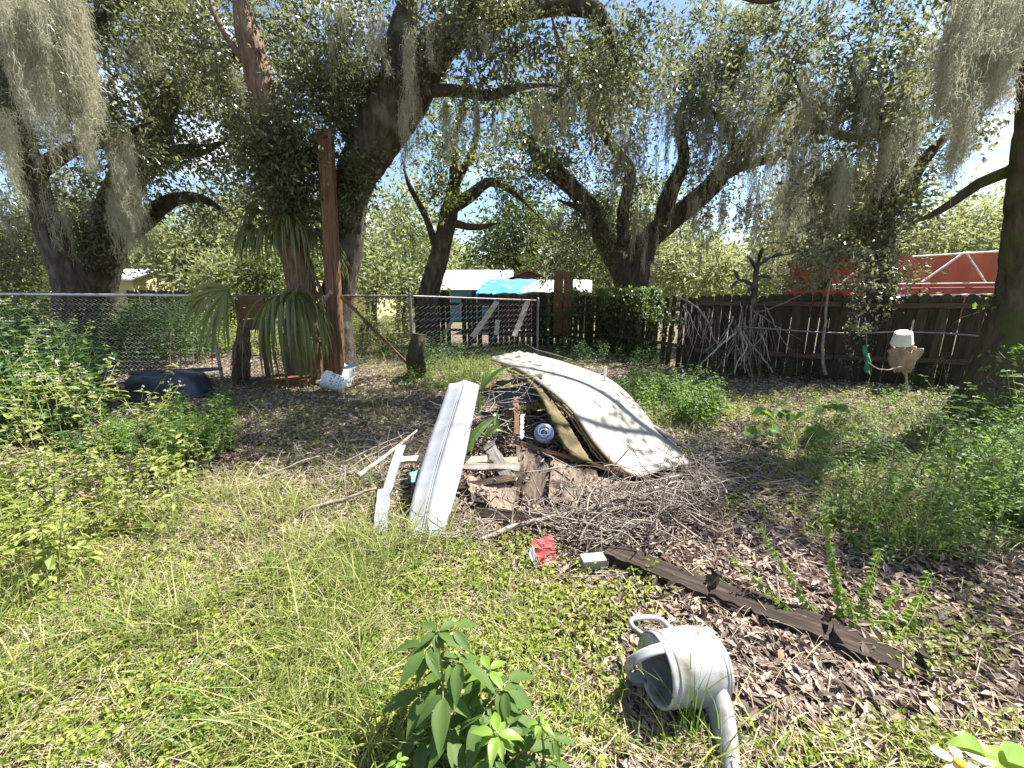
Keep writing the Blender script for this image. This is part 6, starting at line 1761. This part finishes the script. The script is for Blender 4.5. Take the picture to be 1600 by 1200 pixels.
# broad heart-leaved weed
def broad_weed(label, base, tips, leafw, mat, seed, nm='broadleaf_weed'):
    rng = np.random.default_rng(seed)
    root = thing(nm, label, 'plant', base)
    st = MB()
    for tp in tips:
        q = catmull(np.array([base, (np.array(base) + tp) / 2 + rng.normal(0, .03, 3) + [0, 0, .04], tp]), .05)
        tubes(st, q, np.linspace(.006, .003, len(q)), 5)
    st.build('stem', M['stem'], root, True)
    for tp in tips:
        for k in range(3):
            p = tp + rng.normal(0, .05, 3) * [1, 1, .5]
            a = rng.random() * 6.28
            mb = MB(); l = leafw * rng.uniform(.7, 1.2)
            leaf_cloud(mb, p[None], np.array([[math.cos(a), math.sin(a), rng.uniform(-.5, .1)]]), unit(rng.normal(0, .3, (1, 3)) + [0, -.2, 1]), l, l * .95, fancy=True)
            o = mb.build('leaf', mat, root)
    return root
bw = G(1240, 700)
broad_weed('broad heart-leaved weed in the middle of the right side', bw, [D(x, y, yy) for x, y, yy in ((1200, 668, 4.3), (1225, 640, 4.5), (1250, 650, 4.4), (1270, 675, 4.3), (1195, 645, 4.5), (1290, 635, 4.6), (1315, 640, 4.6), (1230, 690, 4.2), (1275, 700, 4.1), (1180, 680, 4.3))], .15, M['weed_leaf'], 7)

# the two large-leaved plants in the foreground
def compound_plant(label, base, top, whorls, L, mat, seed, young=True):
    """stem with opposite leaves, each of three to five pointed leaflets"""
    rng = np.random.default_rng(seed)
    root = thing('leafy_plant', label, 'plant', base)
    base = np.array(base); top = np.array(top)
    q = catmull(np.array([base, base * .5 + top * .5 + [.02, -.01, 0], top]), .03)
    mb = MB(); tubes(mb, q, np.linspace(.006, .003, len(q)), 7); mb.build('stem', M['stem'], root, True)
    for w in range(whorls):
        f = .30 + .70 * w / (whorls - 1)
        p = q[int(f * (len(q) - 1))]
        a0 = w * 1.35 + rng.normal(0, .2) + .4
        for k in range(2 if w < whorls - 1 else 4):
            a = a0 + k * (math.pi if w < whorls - 1 else math.pi / 2) + rng.normal(0, .15)
            size = L * (1.05 if w < whorls - 2 else (.85 if w == whorls - 2 else .6))
            d = unit(np.array([math.cos(a), math.sin(a), .35 if w < whorls - 1 else .7]))
            pl = size * (.75 if w < whorls - 1 else .15)
            e = p + d * pl
            pm = MB(); pq = catmull(np.array([p, (p + e) / 2 + [0, 0, .012], e]), .02); tubes(pm, pq, np.linspace(.0024, .0015, len(pq)), 5)
            leafobj = pm.build('leaf', M['stem'], root, True)
            sd = unit(np.cross(d, [0, 0, 1.0]))
            parts = [(e, d, 1.15), (e - d * size * .12, d * .45 + sd, .9), (e - d * size * .12, d * .45 - sd, .9)]
            if pl > size * .5:
                parts += [(e - d * size * .38, d * .5 + sd, .75), (e - d * size * .38, d * .5 - sd, .75)]
            for (o_, dd, sc) in parts:
                dd = unit(np.array(dd) + [0, 0, -.55] + rng.normal(0, .12, 3))
                lm = MB(); blade(lm, o_, dd, size * sc, size * sc * .42, rng)
                ob = bpy.data.objects.new('leaflet', lm.mesh('leaflet', mat if (w < whorls - 1 or not young) else M['lime_leaf'], True, origin=base)); COL.objects.link(ob); ob.parent = leafobj
    return root

def blade(mb, p, d, L, W, rng, nt_=9):
    """pointed oval blade with a sunken midrib and a drooping tip"""
    t = np.linspace(0, 1, nt_)
    s = unit(np.cross(d, [0, 0, 1.0]) + rng.normal(0, .12, 3)); up = unit(np.cross(s, d))
    C = p + d * (L * t)[:, None] - np.array([0, 0, 1]) * (.28 * L * t ** 2)[:, None]
    w = W * .5 * np.sin(np.pi * t ** .75) ** .9 * (1 + .05 * np.sin(t * 40))
    v = np.stack([C - s * w[:, None] + up * (w * .32)[:, None], C - s * (w * .5)[:, None] + up * (w * .22)[:, None], C, C + s * (w * .5)[:, None] + up * (w * .22)[:, None], C + s * w[:, None] + up * (w * .32)[:, None]], 1)
    i = np.arange(nt_ * 5).reshape(nt_, 5)
    mb.add(v, np.concatenate([np.stack([i[:-1, c], i[:-1, c + 1], i[1:, c + 1], i[1:, c]], -1) for c in range(4)]))

compound_plant('tall dark green leafy plant in the foreground, left of its twin', G(690, 1205), D(682, 975, 1.22), 7, .115, M['big_leaf'], 81, False)
compound_plant('green leafy plant with lime shoots, right of the tall dark one', G(752, 1190), D(764, 1050, 1.18), 6, .11, M['big_leaf'], 82)
compound_plant('low spreading leafy plant at the bottom edge of the picture', G(778, 1260), D(775, 1150, 1.0), 5, .115, M['big_leaf'], 83)
compound_plant('small lime-topped leafy plant right of the low spreading one', G(838, 1225), D(842, 1120, 1.02), 4, .07, M['big_leaf'], 84)
compound_plant('tiny lime-leaved seedling at the bottom edge left of the leafy plants', G(620, 1240), D(622, 1190, 1.0), 2, .05, M['lime_leaf'], 85)

# daisies close to the lens at the lower right
root = thing('daisy_plant', 'white daisies with yellow centres in the bottom right corner', 'flower', (.52, .34, 0))
c1, c2 = D(1500, 1194, .38), D(1562, 1200, .38)
rng = np.random.default_rng(91)
mb = MB()
for c_ in (c1, c2):
    q = catmull(np.array([[.52, .34, 0], [.53, .33, .6], c_ - [0, 0, .02]]), .05); tubes(mb, q, np.linspace(.004, .002, len(q)), 6)
mb.build('stem', M['stem'], root, True)
for c_, npet, up_, rad in ((c1, 5, np.array([-.1, -.3, .9]), .020), (c2, 5, np.array([.1, -.2, .95]), .026)):
    up_ = unit(up_); s1 = unit(np.cross(up_, [1, .2, 0])); s2 = np.cross(up_, s1)
    mb = MB(); a = np.linspace(0, 2 * np.pi, 12, endpoint=False)
    rings_ = [(.0055, -.002), (.0066, .001), (.0055, .0035), (.003, .0048), (.0005, .0052)]
    v = np.array([[c_ + s1 * r_ * math.cos(b_) + s2 * r_ * math.sin(b_) + up_ * z_ for b_ in a] for r_, z_ in rings_])
    ii = np.arange(60).reshape(5, 12); mb.add(v, np.stack([ii[:-1], np.roll(ii[:-1], -1, 1), np.roll(ii[1:], -1, 1), ii[1:]], -1).reshape(-1, 4))
    fl = mb.build('flower', M['flower_yellow'], root, True)
    for k in range(npet):
        b_ = k / npet * 6.283 + .5; d = s1 * math.cos(b_) + s2 * math.sin(b_)
        t = np.linspace(0, 1, 6); sdd = np.cross(up_, d)
        w = .0085 * rad / .03 * np.array([.35, .8, 1, 1.05, .9, .35]); Cc = c_ + d * (.005 + rad * t)[:, None] - up_ * (.006 * t ** 2)[:, None]
        pmb = MB(); V(pmb, Cc, w, np.broadcast_to(sdd, Cc.shape))
        ob = bpy.data.objects.new('petal', pmb.mesh('petal', M['petal'], True, origin=root.location)); COL.objects.link(ob); ob.parent = fl
for (p0, p1, w_) in (((1560, 1185), (1478, 1163), .03), ((1540, 1180), (1482, 1140), .022), ((1575, 1190), (1625, 1180), .03), ((1550, 1200), (1600, 1178), .03)):
    a_ = D(*p0, .36); b_ = D(*p1, .38); mb = MB(); blade(mb, a_, unit(b_ - a_ + [0, 0, .012]), float(np.linalg.norm(b_ - a_)) * 1.02, w_, rng, 10); mb.build('leaf', M['lime_leaf'], root, True)

# arching stems lined with small drooping leaves
root = thing('arching_weed', 'weed with long arching stems lined with small pale leaves, growing by the rotten board', 'plant', G(1365, 1050))
rng = np.random.default_rng(95)
for pts in (((1345, 1050, 1.62), (1318, 960, 1.78), (1300, 870, 1.88), (1290, 790, 1.95)), ((1330, 1055, 1.6), (1290, 985, 1.72), (1245, 915, 1.85), (1190, 828, 2.0)), ((1325, 1050, 1.6), (1280, 1005, 1.7), (1225, 965, 1.8), (1125, 905, 2.0)),
            ((1325, 1045, 1.62), (1270, 985, 1.72), (1210, 930, 1.85), (1140, 870, 2.05)), ((1355, 1030, 1.65), (1352, 950, 1.75), (1362, 900, 1.82), (1376, 858, 1.9)), ((1370, 1020, 1.66), (1385, 970, 1.72), (1395, 930, 1.8), (1402, 915, 1.82)),
            ((1380, 1030, 1.64), (1420, 975, 1.7), (1440, 930, 1.8), (1452, 895, 1.86)), ((1330, 1050, 1.6), (1338, 1010, 1.66), (1330, 950, 1.75), (1308, 905, 1.85)), ((1375, 1035, 1.62), (1400, 1005, 1.66), (1425, 985, 1.7), (1440, 975, 1.7))):
    q = catmull(np.array([D(*p) for p in pts]), .022)
    mb = MB(); tubes(mb, q, np.linspace(.003, .0013, len(q)), 5)
    sob = mb.build('stem', M['stem'], root, True)
    m = len(q) - 2; lp = np.repeat(q[2:], 5, 0); n = len(lp)
    T = np.repeat(unit(np.gradient(q, axis=0))[2:], 5, 0)
    sdv = unit(np.cross(T, [0, -.3, 1.0])) * np.where(np.arange(n) % 2, 1, -1)[:, None]
    ax = unit(sdv + rng.normal(0, .35, (n, 3)) + [0, 0, -.75])
    L = rng.uniform(.026, .052, n) * np.linspace(1.1, .6, n)
    lm = MB(); leaf_cloud(lm, lp, ax, unit(rng.normal(0, .5, (n, 3)) + [0, -.6, .6]), L, L * .55, fancy=True)
    ob = bpy.data.objects.new('leaves', lm.mesh('leaves', M['lime_leaf'], origin=root.location)); COL.objects.link(ob); ob.parent = sob
n = 260; c_ = D(1375, 1022, 1.66); lp = c_ + rng.normal(0, .045, (n, 3)) * [1.2, .8, 1]; lp[:, 2] = np.maximum(lp[:, 2], .02)
lm = MB(); leaf_cloud(lm, lp, rand_dirs(rng, n), unit(rng.normal(0, .5, (n, 3)) + [0, 0, 1]), rng.uniform(.015, .03, n), rng.uniform(.009, .016, n)); lm.build('leaf_cluster', M['lime_leaf'], root, kind='stuff')

# tall grass tufts one can point to
def tuft(label, px_, py_, n, h, w, seed, mat='grass', lean=.5, spread=.04):
    rng = np.random.default_rng(seed)
    b = G(px_, py_)
    P = b + np.column_stack([rng.normal(0, spread, (n, 2)), np.zeros(n)])
    mb = MB(); blades(P, rng.uniform(.5, 1.05, n) * h, rng.uniform(.6, 1.2, n) * w, lean, rng, mb)
    return tag(mb.build('grass_tuft', M[mat]), label, 'grass tuft')
tuft('tall grass stems in front of the watering can', 1078, 1150, 26, .42, .0032, 1, 'weed_leaf', .45)
tuft('second thin tuft of grass beside the spout of the watering can', 1105, 1200, 18, .35, .003, 2, 'grass', .6)
tuft('dark grass tuft at the foot of the long white plank', 615, 880, 70, .34, .0035, 3, 'weed_leaf', .5, .12)
tuft('grass tuft against the lower white board', 570, 850, 60, .3, .003, 4, 'grass', .6, .1)
tuft('coarse grass tuft in the lower left meadow', 330, 1120, 40, .26, .0045, 5, 'weed_leaf', .8, .08)
tuft('broad-bladed grass tuft at bottom left of the leafy plants', 560, 1120, 46, .26, .0045, 6, 'weed_leaf', .8, .10)
tuft('lime grass blades at the bottom right of the watering can', 1190, 1170, 10, .22, .006, 7, 'lime_leaf', .7, .06)
tuft('tall arching grass in the weeds below the huge oak', 1510, 760, 60, .5, .004, 8, 'weed_leaf', .6, .2)
tuft('grass tuft between the long plank and the carton', 735, 850, 22, .16, .003, 9, 'weed_leaf', .4, .03)
tuft('grass blades at the lower left corner', 60, 1080, 50, .3, .004, 10, 'grass', .9, .15)
